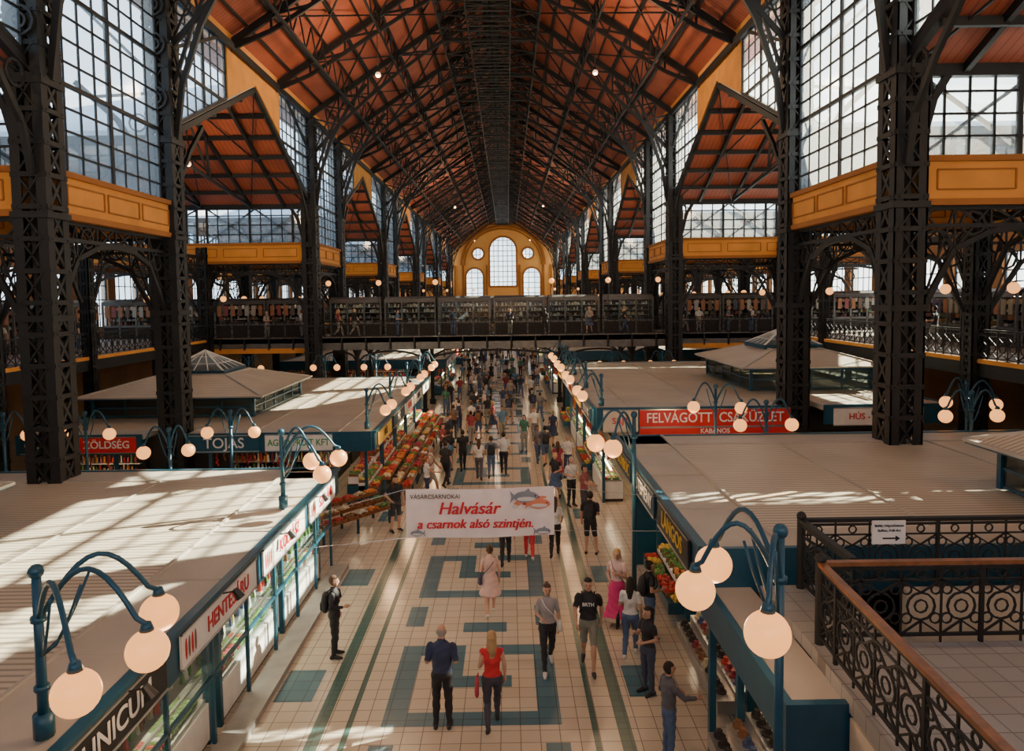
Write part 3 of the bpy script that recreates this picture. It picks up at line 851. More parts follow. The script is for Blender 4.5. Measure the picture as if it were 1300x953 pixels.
# ------------------------------------------------------------------ roof pavilions
def pavilion(x0, x1, y0, y1, zb, ze, zt):
    m = MB(); o = .45; zb += .04
    for x in (x0, x1):
        for y in (y0, y1): m.box(x-.06, x+.06, y-.06, y+.06, zb, ze, 0)
    nx = max(2, round((x1-x0)/1.3)); ny = max(2, round((y1-y0)/1.3))
    for i in range(nx+1):
        x = x0+(x1-x0)*i/nx
        for y in (y0, y1): m.beam((x, y, zb), (x, y, ze), .06, .06, 0)
    for i in range(ny+1):
        y = y0+(y1-y0)*i/ny
        for x in (x0, x1): m.beam((x, y, zb), (x, y, ze), .06, .06, 0)
    for z in (zb+.05, (zb+ze)/2, ze-.05):
        for y in (y0, y1): m.beam((x0, y, z), (x1, y, z), .05, .05, 0)
        for x in (x0, x1): m.beam((x, y0, z), (x, y1, z), .05, .05, 0)
    for (a, b) in (((x0,y0),(x1,y0)), ((x1,y0),(x1,y1)), ((x1,y1),(x0,y1)), ((x0,y1),(x0,y0))):
        m.add([(a[0],a[1],zb),(b[0],b[1],zb),(b[0],b[1],ze),(a[0],a[1],ze)], [(0,1,2,3)], 4)
    m.box(x0-o, x1+o, y0-o, y1+o, ze, ze+.08, 0)
    X0, X1, Y0, Y1 = x0-o, x1+o, y0-o, y1+o
    zm = ze+.08+(zt-ze)*.38; q = min(x1-x0, y1-y0)*.28
    I = [(x0+q, y0+q, zm), (x1-q, y0+q, zm), (x1-q, y1-q, zm), (x0+q, y1-q, zm)]
    E = [(X0,Y0,ze+.08),(X1,Y0,ze+.08),(X1,Y1,ze+.08),(X0,Y1,ze+.08)]
    for i in range(4):
        j = (i+1) % 4
        m.add([E[i], E[j], I[j], I[i]], [(0,1,2,3)], 2); m.beam(E[i], I[i], .08, .08, 1); m.beam(I[i], I[j], .1, .1, 1)
        m.beam(E[i], E[j], .12, .06, 1)
    cx, cy = (x0+x1)/2, (y0+y1)/2; r = min(1.25, q*.95)
    Pn = [(cx-r, cy-r, zm), (cx+r, cy-r, zm), (cx+r, cy+r, zm), (cx-r, cy+r, zm)]
    m.add(I, [(0,1,2,3)], 2)
    B = [(x, y, z+.14) for x,y,z in Pn]
    for i in range(4):
        j = (i+1) % 4
        m.add([Pn[i], Pn[j], B[j], B[i]], [(0,1,2,3)], 0); m.add([B[i], B[j], (cx, cy, zt)], [(0,1,2)], 3)
        m.beam(B[i], (cx, cy, zt), .07, .07, 5); m.beam(B[i], B[j], .08, .08, 0)
        for t in (.25, .5, .75):
            mm = tuple(B[i][k]*(1-t)+B[j][k]*t for k in range(3)); m.beam(mm, (cx, cy, zt), .035, .035, 5)
        for t in (.35, .68):
            pa = tuple(B[i][k]*(1-t)+(cx, cy, zt)[k]*t for k in range(3)); pb = tuple(B[j][k]*(1-t)+(cx, cy, zt)[k]*t for k in range(3)); m.beam(pa, pb, .035, .035, 5)
    m.obj('roof_pavilion', [TEAL, RIM, RIB, SKYGL, PGLASS, WHITE])
pavilion(10.6, 15.5, 28.3, 34.5, 3.4, 4.3, 5.8)
pavilion(-15.5, -9.2, 27.8, 34.0, 2.7, 3.5, 5.15)
pavilion(10.5, 15.2, 10.95, 13.65, 3.4, 4.25, 5.4)
pavilion(-15.4, -9.9, 11.0, 14.1, 2.7, 3.5, 4.6)

# ------------------------------------------------------------------ globe lamps
def lamp(x, y, z0, ztop, arms, gr=.2, rot=0, power=0):
    m = MB()
    m.tube([(0,0,z0), (0,0,ztop)], [.055, .045], 10, 0); m.cyl((0,0,z0), .1, .25, 10, 0); m.ell((0,0,ztop+.03), .08, 8, 6, 0)
    m.cyl((0,0,ztop-.5), .075, .06, 10, 0); m.cyl((0,0,z0+.5), .075, .05, 10, 0)
    for ax, ay, dz in arms:
        pts = []
        for i in range(13):
            t = i/12
            pts.append((ax*t, ay*t, ztop-.5+dz+.62*math.sin(math.pi*min(1, t*1.06)*.94)))
        m.tube(pts, .028, 8, 0)
        e = pts[-1]
        m.tube([(ax*.03, ay*.03, ztop-.85+dz), (ax*.16, ay*.16, ztop-.72+dz), (ax*.3, ay*.3, ztop-.4+dz), (ax*.42, ay*.42, ztop-.06+dz)], .016, 6, 0)
        m.cyl((e[0], e[1], e[2]-.06), .07, .08, 10, 0, .045)
        m.ell((e[0], e[1], e[2]-.06-gr), gr, 24, 16, 1)
    o = m.obj('globe_street_lamp', [TEAL, GLOBE], smooth=True, loc=(x, y, 0), rot=rot)
    if power:
        ax, ay, dz = arms[0]
        l = bpy.data.lights.new('lamp_light', 'POINT'); l.energy = power; l.color = (1, .62, .32); l.shadow_soft_size = .2
        lo = bpy.data.objects.new('bulb', l); bpy.context.scene.collection.objects.link(lo); lo.location = (ax*1.1, ay*1.1, ztop-1.12); lo.parent = o
    return o
lamp(-4.05, 7.2, 2.77, 4.5, [(1.0, .5, 0), (1.3, -.35, 0), (1.05, -1.1, 0)], .205, power=40)
lamp(3.62, 7.1, 0, 4.85, [(-.42, .9, 0), (-.79, .3, -.05), (-.42, -.8, 0)], .21, power=40)
lamp(-4.1, 15.3, 2.77, 4.4, [(.62, .1, 0), (1.15, .35, 0), (1.0, -.5, -.15)], .19, power=60)
lamp(3.62, 15.5, 0, 4.65, [(-.52, -.35, 0), (-.82, .25, 0)], .2, power=60)
for y in (24.6, 29.5, 34.5, 39.5):
    lamp(-4.1, y, 2.77, 4.1, [(.7, -.3, 0), (.8, .35, .1)], .19, power=70); lamp(4.1, y, 3.47, 4.5, [(-.7, -.3, 0), (-.8, .35, .1)], .19, power=70)
for y in (55, 61, 80, 88):
    lamp(-4.1, y, 2.77, 4.1, [(.7, -.3, 0), (-.7, .3, .1)], .2); lamp(4.1, y, 3.27, 4.3, [(-.7, -.3, 0), (.7, .3, .1)], .2)
for x in (-15.2, -12.6, -8.0): lamp(x, 22.4, 0, 3.75, [(-.75, 0, 0), (.75, 0, 0)], .19)
lamp(7.45, 22.4, 0, 4.35, [(-.75, -.2, .05), (.75, -.2, 0)], .19, power=50); lamp(15.5, 22.4, 0, 4.35, [(-.8, -.2, .1), (.8, -.2, 0)], .19)
lamp(8.3, 20.3, 0, 4.15, [(-.75, 0, 0), (.75, 0, 0)], .19)
lamp(14.2, 20.2, 0, 4.35, [(-.75, 0, 0), (.75, 0, 0)], .19)
lamp(-8.9, 20.2, 0, 3.6, [(-.75, 0, 0), (.4, .3, 0)], .19)
for x in (-14.5, -10, -7, 7, 10, 14.5): lamp(x, 41.9, 0, 3.9, [(-.7, 0, 0), (.7, 0, 0)], .19)
for sx in (-1, 1):
    for a, b in NARROW+WIDE:
        if b < 1: continue
        for y in (a, a+(b-a)/2):
            m = MB(); m.tube([(0, 0, -.15), (-sx*.35, 0, .22), (-sx*.75, 0, .2)], .022, 6, 0); m.ell((-sx*.75, 0, 0), .18, 14, 10, 1); m.cyl((-sx*.75,0,.15), .06, .06, 8, 0)
            m.obj('gallery_bracket_lamp', [IRON, GLOBE], smooth=True, loc=(sx*(W2-.36), y, 7.4))
for a, b in BR[:2]:
    for x in (-10.2, -7.1, -3.6, 3.6, 7.1, 10.2):
        m = MB(); m.tube([(0,0,1.05), (0,0,3.2)], .022, 6, 0); m.ell((0,0,3.38), .17, 12, 8, 1); m.obj('bridge_globe_lamp', [IRON, GLOBE], smooth=True, loc=(x, a+.1, GZ))

def pendant(x, y, z, ztop, power):
    m = MB(); m.tube([(0,0,.2), (0,0,ztop-z)], .015, 6, 0); m.cyl((0,0,.12), .09, .12, 10, 0, .04); m.ell((0,0,0), .13, 14, 10, 1)
    o = m.obj('pendant_lamp', [IRON, GLOBEW], smooth=True, loc=(x, y, z))
    l = bpy.data.lights.new('pendant_light', 'POINT'); l.energy = power; l.color = (1, .66, .38); l.shadow_soft_size = .35
    lo = bpy.data.objects.new('bulb', l); bpy.context.scene.collection.objects.link(lo); lo.location = (0, 0, -.6); lo.parent = o
for i, (a, b) in enumerate(WIDE):
    mid = (a+b)/2
    if i in (0, 1, 3, 5):
        for x in (-5.2, 5.2): pendant(x, mid+.5, 18.0, 21.2, 800)
    for x in (-14.2, 14.2): pendant(x, mid, 13.8, 16.9, 380)
def drum(x, y, z, power):
    m = MB(); m.cyl((0,0,0), .22, .08, 14, 1); m.cyl((0,0,.08), .25, .06, 14, 0)
    o = m.obj('ceiling_drum_lamp', [IRON, GLOBEW], loc=(x, y, z))
    l = bpy.data.lights.new('drum_light', 'POINT'); l.energy = power; l.color = (1, .74, .48); l.shadow_soft_size = .2
    lo = bpy.data.objects.new('bulb', l); bpy.context.scene.collection.objects.link(lo); lo.location = (0, 0, -.3); lo.parent = o
for x in (-6.5, 0, 6.5): drum(x, 46.6, GZ-.45, 80)

# ------------------------------------------------------------------ stair landing, lower right
LZ = 3.03; LX = 4.52
m = MB()
m.add([(4.1,1.5,LZ),(16,1.5,LZ),(16,8.4,LZ),(LX,8.4,LZ),(4.1,1.5,LZ-.2),(16,1.5,LZ-.2),(16,8.4,LZ-.2),(LX,8.4,LZ-.2)], [(0,1,2,3),(7,6,5,4),(0,4,5,1),(1,5,6,2),(2,6,7,3),(3,7,4,0)], 0)
m.box(6.6, 16, 1.5, 8.3, 0, LZ-.2, 1)
m.beam((4.3, 1.5, 1.4), (4.5, 7.25, 1.4), .12, 2.8, 1)
for i in range(16):
    x0 = 5.3+i*.32
    m.box(x0, x0+.34, 8.4, 10.0, max(0, LZ-.17*(i+1)-.3), LZ-.17*(i+1), 3)
m.box(LX, 5.3, 8.4, 10.15, LZ-.17, LZ, 0); m.box(6.6, 16, 10.0, 10.15, 0, LZ-.05, 1)
m.obj('stair_landing', [tile_mat('landing_tiles', (.33, .32, .3), (.29, .28, .26), (.15, .14, .13), .3, .4), CREAM, IRON, STEPM])
m = MB()
railing(m, (LX+.1, 8.4), (13, 8.4), LZ, 1.0, 1, .5, True)
railing(m, (4.18, 2.0), (LX+.1, 8.4), LZ, 1.0, 1, .5, True)
railing(m, (LX+.55, 10.05), (13, 10.05), LZ, 1.0, 0, .5, True)
railing(m, (LX+.55, 8.5), (LX+.55, 10.05), LZ, 1.0, 0, .5, True)
for p in ((LX+.1, 8.4), (LX+.55, 10.05)): m.cyl((p[0], p[1], LZ), .06, 1.02, 10, 0); m.ell((p[0], p[1], LZ+1.06), .07, 10, 8, 0)
m.obj('ornate_stair_railing', [IRON, WOOD])
m = MB(); m.box(-.24, .24, -.01, .01, -.17, .17, 0)
o = m.obj('notice_board', [WHITE], loc=(6.3, 9.98, LZ+.83))
text(None, 'Büfék, Népművészet', (0, -.02, .1), 0, .05, BLK, o); text(None, 'Buffets, Folk Art', (0, -.02, .03), 0, .05, BLK, o)
m = MB()
m.box(-.09, .09, -.02, -.012, -.095, -.075); m.add([(.09,-.02,-.13),(.16,-.02,-.085),(.09,-.02,-.04)], [(0,1,2)]); m.obj('arrow_mark', [BLK], parent=o)

# ------------------------------------------------------------------ banner
BX0, BX1, BY, BZ0, BZ1 = -1.08, 1.68, 13.0, 2.84, 3.76
m = MB(); n = 24
vs = []
for i in range(n+1):
    t = i/n; x = BX0+(BX1-BX0)*t; yy = .02*math.sin(t*9); sag = -.02*math.sin(math.pi*t)
    vs += [(x, BY+yy, BZ0+sag+.02*t), (x, BY+yy, BZ1+sag+.02*t)]
m.add(vs, [(2*i, 2*i+2, 2*i+3, 2*i+1) for i in range(n)], 0)
for (a, b) in (((BX0, BY, BZ1), (-3.7, BY, 3.05)), ((BX0, BY, BZ0), (-3.7, BY, 2.6)), ((BX1, BY, BZ1), (3.7, BY, 3.55)), ((BX1, BY, BZ0+.1), (3.7, BY, 2.9))):
    m.tube([a, b], .005, 5, 1)
o = m.obj('hanging_banner', [mat('banner_vinyl', (.88, .79, .76), .5), STEEL])
BR_ = mat('banner_red', (.62, .02, .03), .5); yb = BY-.045
for dx in (0, .008, .016):
    text(None, 'Halvásár', (.08+dx, yb-dx*.2, 3.39), 0, .33, BR_, o, .25, .0); text(None, 'a csarnok alsó szintjén.', (.2+dx, yb-dx*.2, 3.10), 0, .245, BR_, o, .25, .0, .95)
text(None, 'VÁSÁRCSARNOKAI', (-.53, yb, 3.62), 0, .12, BLK, o, 0, 0, .9)
m = MB(); random.seed(5)
for i in range(14):
    x = U(.95, 1.58); z = U(3.36, 3.66)
    m.ell((x, yb, z), (U(.05, .1), .004, U(.02, .045)), 10, 6, random.choice([0, 1, 1, 3]))
def fish(x, z, L, c, flip=1):
    H_ = L*.24
    m.ell((x, yb-.008, z), (L*.5, .006, H_), 16, 8, c); m.add([(x+flip*L*.42, yb-.01, z), (x+flip*L*.66, yb-.01, z+H_*1.1), (x+flip*L*.6, yb-.01, z), (x+flip*L*.66, yb-.01, z-H_*1.1)], [(0,1,2,3)], c)
    m.add([(x-L*.1, yb-.01, z+H_*.8), (x+L*.2, yb-.01, z+H_*.7), (x+L*.1, yb-.01, z+H_*1.5)], [(0,1,2)], c)
    m.ell((x-flip*L*.36, yb-.014, z+H_*.2), (L*.035, .004, L*.035), 8, 6, 4); m.ell((x, yb-.012, z-H_*.35), (L*.38, .005, H_*.4), 12, 6, 3)
fish(1.16, 3.60, .46, 2, -1); fish(1.4, 3.47, .4, 1, -1); fish(-.88, 2.94, .24, 2, 1); fish(1.47, 2.95, .28, 2, -1)
m.obj('fish_artwork', [GOODS[0], mat('salmon', (.7, .22, .12), .5), mat('fish_grey', (.22, .25, .3), .5), mat('fish_belly', (.65, .62, .6), .5), BLK], parent=o)

# ------------------------------------------------------------------ PEOPLE
LEG = {'stand': ((.10,-.01,.49), (.11,.02,.09), 0), 'wide': ((.13,-.02,.49), (.17,.02,.09), 0),
       'wf': ((.095,-.19,.52), (.09,-.27,.10), -.12), 'wb': ((.09,.03,.485), (.09,.29,.19), .62), 'bent': ((.12,-.12,.50), (.11,.02,.09), 0)}
ARM = {'down': ((.245,.02,1.14), (.25,-.05,.90)), 'fwd': ((.25,-.09,1.16), (.22,-.25,.98)), 'back': ((.25,.13,1.16), (.25,.13,.91)),
       'bent': ((.24,.04,1.15), (.15,-.21,1.13)), 'strap': ((.26,-.03,1.16), (.11,-.17,1.28)), 'phone': ((.23,-.08,1.15), (.08,-.28,1.28)),
       'hip': ((.34,.05,1.19), (.22,-.06,1.02)), 'reach': ((.24,-.18,1.22), (.20,-.42,1.18))}
cache = {}
def person_mesh(pose=('wf','wb'), arms=('fwd','back'), fem=False, sleeve=.6, legs=2.2, hem=None, hair='short', pack=None, lean=0):
    key = (pose, arms, fem, sleeve, legs, hem, hair, pack, lean)
    if key in cache: return cache[key]
    m = MB(); bones = []
    def seg(reg, p, q, r0, r1, r_mid=None, n=10):
        p = Vector(p); q = Vector(q)
        pts = [p, p.lerp(q, .3), p.lerp(q, .65), q]; rr = [r0, (r_mid or (r0*.75+r1*.25)), r0*.35+r1*.65, r1]
        m.tube(pts, rr, n); m.ell(p, r0, 10, 8); m.ell(q, r1, 10, 8); bones.append((reg, p, q, (r0+r1)/2))
    hipx = .085 if not fem else .09
    for side, lp in ((-1, pose[0]), (1, pose[1])):
        kn, an, pt = LEG[lp]
        hip = (side*hipx, 0, .91); kn = Vector((side*kn[0], kn[1], kn[2])); an = Vector((side*an[0], an[1], an[2]))
        seg('thigh', hip, kn, .088 if not fem else .09, .056); seg('shin', kn, an, .054, .036, .058)
        rx = Matrix.Rotation(pt, 3, 'X')
        heel = an+rx@Vector((0,.045,-.045)); toe = an+rx@Vector((side*.02,-.175,-.055)); ball = an+rx@Vector((side*.01,-.09,-.045))
        m.tube([heel, an.lerp(ball, .4)+rx@Vector((0,0,-.015)), ball, toe], [.038, .045, .043, .028], 10); m.ell(heel, .042, 8, 6); m.ell(toe, .03, 8, 6)
        bones.append(('foot', heel, toe, .045))
    L = lean
    if fem: T = [(.84,.12,.10),(.90,.168,.12),(.97,.165,.115),(1.06,.125,.092),(1.13,.122,.092),(1.24,.145,.118),(1.32,.150,.115),(1.39,.150,.088),(1.44,.10,.07),(1.48,.055,.055)]
    else: T = [(.84,.12,.10),(.90,.155,.112),(.97,.155,.112),(1.06,.148,.105),(1.13,.152,.108),(1.24,.170,.118),(1.32,.182,.118),(1.39,.178,.095),(1.44,.115,.075),(1.48,.06,.06)]
    m.loft([(z, a, b, 0, -L*(z-.9)) for z, a, b in T], 18)
    bones.append(('torso', Vector((0,0,.9)), Vector((0,-L*.5,1.4)), .145)); bones.append(('torso', Vector((-.12,-L*.48,1.38)), Vector((.12,-L*.48,1.38)), .07))
    bones.append(('torso', Vector((-.07,0,.93)), Vector((.07,0,.93)), .11))
    sh = .185 if not fem else .158
    hands = []
    for side, ap in ((-1, arms[0]), (1, arms[1])):
        el, wr = ARM[ap]; k = 1 if not fem else .9
        s0 = Vector((side*sh, -L*.5, 1.395)); e = Vector((side*el[0]*k, el[1]-L*.3, el[2])); w = Vector((side*wr[0]*k, wr[1]-L*.2, wr[2]))
        q = 1 if not fem else .86
        seg('uarm', s0, e, .056*q, .041*q); seg('farm', e, w, .041*q, .027*q, .042*q)
        d = (w-e).normalized(); n_ = Vector((-side, 0, 0)); n_ = (n_-d*n_.dot(d)).normalized(); f_ = d.cross(n_)
        if f_.y > 0 or (abs(f_.y) < .3 and f_.z < 0): f_ = -f_
        for t in (.02, .045, .07): m.ell(w+d*t, (.033, .033, .033) if abs(d.z) > .7 else .03, 8, 6)
        bones.append(('hand', w+d*.01, w+d*.09, .035)); hands.append((w, d, n_, f_))
    H = Vector((0, -L*.6-.015, 1.635))
    m.tube([(0, -L*.5+.005, 1.42), H+Vector((0,.015,-.07))], [.062, .052] if not fem else [.053, .045], 12)
    bones.append(('neck', Vector((0,-L*.5,1.45)), H+Vector((0,.01,-.1)), .055))
    m.ell(H, (.076, .094, .112), 16, 12); m.ell(H+Vector((0,-.035,-.06)), (.052, .048, .052), 12, 8)
    m.ell(H+Vector((0,-.097,-.018)), (.013, .020, .026), 8, 6)
    for s in (-1, 1): m.ell(H+Vector((s*.078,.008,-.01)), (.014,.02,.034), 8, 6)
    bones.append(('head', H+Vector((0,0,-.03)), H+Vector((0,.01,.03)), .09))
    if hair != 'bald': m.ell(H+Vector((0,.016,.022)), (.086, .098, .106), 16, 12)
    if hair == 'long':
        hp = [H+Vector((0,.055,.03)), H+Vector((0,.075,-.08)), H+Vector((0,.09,-.2)), H+Vector((0,.10,-.28))]
        m.tube(hp, [.08, .088, .075, .04], 12); bones.append(('hair', hp[0], hp[3], .08))
    if hair == 'tail':
        hp = [H+Vector((0,.08,.06)), H+Vector((0,.14,.02)), H+Vector((0,.13,-.1)), H+Vector((0,.12,-.2))]
        m.tube(hp, [.03, .036, .03, .014], 10); bones.append(('hair', hp[1], hp[3], .035))
    if hair == 'bun': m.ell(H+Vector((0,.08,.09)), .045, 10, 8); bones.append(('hair', H+Vector((0,.08,.09)), H+Vector((0,.085,.1)), .045))
    if hem is not None:
        zt = 1.06; fl = .20+.12*(1.06-hem)
        m.loft([(hem, fl, fl*.85, 0, 0), (hem+.04, fl, fl*.85, 0, 0), ((hem+.92)/2, .195, .16, 0, 0), (.92, .182, .137, 0, 0), (zt, .128, .1, 0, 0)], 20)
    me = m.mesh('tmp', []); ob = put(me, 'tmp')
    md = ob.modifiers.new('r', 'REMESH'); md.mode = 'VOXEL'; md.voxel_size = .0125
    sm = ob.modifiers.new('s', 'SMOOTH'); sm.iterations = 2; sm.factor = .5
    dg = bpy.context.evaluated_depsgraph_get(); r = bpy.data.meshes.new_from_object(ob.evaluated_get(dg))
    bpy.data.objects.remove(ob); bpy.data.meshes.remove(me)
    nv = len(r.vertices); npoly = len(r.polygons)
    co = np.empty(nv*3); r.vertices.foreach_get('co', co); co = co.reshape(-1, 3)
    no = np.empty(nv*3); r.vertex_normals.foreach_get('vector', no); no = no.reshape(-1, 3)
    polys = [tuple(p.vertices) for p in r.polygons]
    cen = np.array([co[list(p)].mean(0) for p in polys])
    best = np.full(npoly, 1e9); reg = np.zeros(npoly, int); tt = np.zeros(npoly)
    names = ['thigh', 'shin', 'foot', 'torso', 'uarm', 'farm', 'hand', 'neck', 'head', 'hair']
    for rg, p, q, rad in bones:
        p = np.array(p); q = np.array(q); d = q-p; t = np.clip(((cen-p)@d)/max(1e-9, d@d), 0, 1)
        ds = np.linalg.norm(cen-(p+t[:, None]*d), axis=1)-rad
        k = ds < best; best[k] = ds[k]; reg[k] = names.index(rg); tt[k] = t[k]
    z = cen[:, 2]; mi = np.zeros(npoly, int)    # 0 skin 1 top 2 bottom 3 shoe 4 hair 5 eye 6 lips 7 bag
    mi[reg == 3] = 1; mi[(reg == 3) & (z < .985)] = 2
    mi[(reg == 0) & (tt < legs)] = 2; mi[(reg == 1) & (1+tt < legs)] = 2; mi[reg == 2] = 3
    mi[(reg == 4) & (tt < sleeve)] = 1; mi[(reg == 5) & (1+tt < sleeve)] = 1
    if hem is not None:
        k = (z > hem-.012) & (z < 1.05) & np.isin(reg, [0, 1, 3]); mi[k] = 2
        mi[(z <= hem-.012) & np.isin(reg, [0, 1])] = 0
    loc = cen-np.array(H)
    hk = (reg == 8) & ((loc[:, 2] > .062) | ((loc[:, 1] > .012) & (loc[:, 2] > -.075)))
    if hair == 'bald': hk = (reg == 8) & (loc[:, 1] > .02) & (loc[:, 2] > -.06) & (loc[:, 2] < .05)
    if hair in ('long',): hk = hk | ((reg == 8) & (np.abs(loc[:, 0]) > .066) & (loc[:, 1] > -.04))
    mi[hk] = 4; mi[reg == 9] = 4
    cl = np.zeros(nv, bool)
    for p, k in zip(polys, mi):
        if k in (1, 2): cl[list(p)] = True
    co = co+no*np.where(cl, .009, 0)[:, None]
    co = co+no*(np.where(cl, .005, 0)*np.sin(co[:, 2]*38+co[:, 0]*25+np.sin(co[:, 1]*30)*1.5))[:, None]
    b = MB(); b.v = [tuple(c) for c in co]; b.f = polys; b.m = [int(k) for k in mi]
    bpy.data.meshes.remove(r)
    for w, d, n_, f_ in hands:
        for i, (off, ln) in enumerate(((.030, .066), (.010, .075), (-.010, .070), (-.029, .055))):
            p0 = w+d*.075+f_*off; cu = .010+.004*i
            b.tube([p0, p0+d*ln*.45+n_*cu*.5, p0+d*ln*.8+n_*cu*1.8, p0+d*ln*.98+n_*cu*3.2], [.0095, .009, .008, .006], 6, 0)
        p0 = w+d*.03+f_*.025
        b.tube([p0, p0+d*.025+f_*.026+n_*.006, p0+d*.058+f_*.034+n_*.016], [.012, .010, .007], 6, 0)
    for s in (-1, 1):
        b.ell(H+Vector((s*.030,-.086,.004)), (.014, .008, .008), 8, 6, 5); b.ell(H+Vector((s*.030,-.088,.024)), (.017, .006, .004), 8, 4, 4)
    b.ell(H+Vector((0,-.083,-.058)), (.023, .008, .007), 8, 6, 6)
    if pack == 'backpack':
        b.loft([(1.0,.11,.05,0,.17),(1.03,.145,.075,0,.175),(1.2,.15,.085,0,.18),(1.36,.13,.07,0,.165),(1.42,.08,.04,0,.15)], 14, 7)
        b.loft([(1.04,.09,.03,0,.25),(1.06,.10,.035,0,.25),(1.18,.10,.035,0,.25),(1.2,.08,.02,0,.25)], 12, 7)
        for s in (-1, 1): b.tube([(s*.11,.12,1.38), (s*.12,.02,1.475), (s*.12,-.10,1.40), (s*.13,-.13,1.25), (s*.16,-.02,1.10), (s*.13,.12,1.06)], .018, 6, 7)
    if pack == 'handbag':
        b.loft([(.82,.05,.12,.24,-.02),(.84,.055,.135,.24,-.02),(.98,.05,.125,.235,-.02),(1.02,.02,.11,.23,-.02)], 12, 7)
        b.tube([(.23,-.1,1.0), (.12,-.15,1.15), (-.06,-.14,1.35), (-.12,-.02,1.46), (-.06,.13,1.35), (.12,.14,1.15), (.23,.06,1.0)], .009, 5, 7)
    if pack == 'tote':
        b.loft([(.62,.035,.13,.27,-.04),(.64,.04,.15,.27,-.04),(.86,.035,.15,.265,-.04),(.88,.02,.15,.265,-.04)], 12, 7)
        b.tube([(.265,-.12,.87), (.24,-.09,.98), (.235,0,1.0), (.265,.05,.87)], .008, 5, 7)
    base = mat('person_base', (.5,.5,.5))
    me = b.mesh('person', [base]*8, True)
    cache[key] = me
    return me
SK = [(.55,.31,.21), (.48,.26,.17), (.6,.36,.26), (.33,.17,.10)]
HR = {'dk': (.02,.014,.01), 'br': (.08,.04,.02), 'bl': (.42,.27,.12), 'gr': (.3,.29,.28), 'rd': (.2,.06,.02)}
def cmat(pref, c): return mat('%s_%02d%02d%02d' % (pref, c[0]*99, c[1]*99, c[2]*99), c, .75 if pref != 'skin' else .5, 0, .1, 6)
def person(x, y, face, h, top, bot, shoe=(.03,.03,.03), hairc='dk', bag=(.02,.02,.02), skin=0, name=None, **k):
    me = person_mesh(**k); fem = k.get('fem', False)
    o = put(me, name or ('woman' if fem else 'man'), (x, y, 0.004), math.radians(face), None, h/1.75)
    ms = [cmat('skin', SK[skin]), cmat('cloth', top), cmat('cloth', bot), cmat('leather', shoe), cmat('hair', HR[hairc]), mat('eye_dark', (.03,.02,.02), .2), mat('lips', (.4,.12,.1), .5), cmat('bag', bag)]
    for i, q in enumerate(ms): o.material_slots[i].link = 'OBJECT'; o.material_slots[i].material = q
    return o
K = (.018,.018,.022); WH = (.68,.67,.64); NV = (.03,.045,.10); JN = (.08,.13,.24); KH = (.22,.22,.17)
WK = ('wf','wb'); WK2 = ('wb','wf'); SD = ('stand','stand')
person(-.33, 11.65, 178, 1.80, NV, K, hairc='gr', pose=SD, arms=('bent','bent'), hair='bald', sleeve=.9)
person(.52, 11.6, 184, 1.70, (.62,.03,.04), (.05,.05,.07), hairc='bl', fem=True, pose=WK, arms=('down','bent'), hair='long', sleeve=.05, pack='tote', bag=(.5,.05,.08))
person(1.56, 13.5, 4, 1.72, (.34,.32,.31), K, (.6,.6,.6), 'br', (.75,.73,.7), fem=True, pose=WK, arms=('bent','down'), hair='bun', sleeve=.9, pack='handbag')
o = person(2.36, 13.5, -6, 1.82, K, KH, (.05,.05,.05), 'dk', K, pose=WK2, arms=('fwd','back'), sleeve=.75, legs=.95, pack='backpack')
text(None, 'BRTH', (0, -.152, 1.3), 0, .09, WHITE, o, bold=.002)
person(3.2, 15.3, -20, 1.74, (.68,.5,.48), (.66,.04,.2), (.5,.4,.3), 'bl', (.2,.12,.08), fem=True, pose=SD, arms=('bent','phone'), hair='long', sleeve=.5, hem=.16, pack='handbag')
person(3.25, 13.9, 165, 1.66, WH, JN, WH, 'dk', K, fem=True, pose=WK, arms=('down','bent'), hair='long', sleeve=.7, pack='tote')
person(3.8, 14.7, 100, 1.68, K, JN, K, 'dk', K, fem=True, pose=SD, arms=('bent','down'), hair='bun', sleeve=.6, pack='backpack')
person(3.35, 12.6, -60, 1.64, K, (.05,.06,.1), K, 'dk', (.6,.1,.1), fem=True, pose=SD, arms=('phone','bent'), hair='tail', sleeve=.6)
person(3.3, 10.7, 100, 1.60, (.1,.1,.12), JN, K, 'dk', K, pose=SD, arms=('reach','bent'), sleeve=1.9)
person(.38, 15.85, 186, 1.66, (.62,.42,.38), (.62,.42,.38), (.7,.65,.6), 'br', (.05,.05,.1), fem=True, pose=WK, arms=('down','bent'), hair='bun', sleeve=.4, hem=.56, pack='handbag')
person(.72, 18.9, 180, 1.72, (.2,.2,.2), K, K, 'dk', K, pose=WK, arms=('back','fwd'), sleeve=.6)
person(1.38, 19.3, 180, 1.62, (.6,.55,.5), (.62,.04,.06), WH, 'br', K, fem=True, pose=WK2, arms=('fwd','down'), hair='long', sleeve=.6)
person(2.10, 19.5, 175, 1.72, WH, K, K, 'br', K, fem=True, pose=WK, arms=('fwd','down'), hair='long', sleeve=.8)
person(3.12, 19.7, 165, 1.80, K, K, K, 'dk', K, pose=('wide','stand'), arms=('bent','down'), sleeve=.75, legs=.95, pack='backpack')
person(-2.75, 14.1, 95, 1.70, K, K, K, 'br', K, fem=True, pose=SD, arms=('bent','down'), hair='short', sleeve=1.95, pack='backpack')
person(-2.72, 21.9, 40, 1.78, K, (.04,.04,.05), K, 'dk', K, pose=('wide','stand'), arms=('hip','down'), sleeve=.7, legs=.95)
person(3.0, 24.3, 30, 1.74, (.6,.58,.55), K, K, 'gr', (.1,.05,.03), pose=SD, arms=('bent','bent'), sleeve=.8)
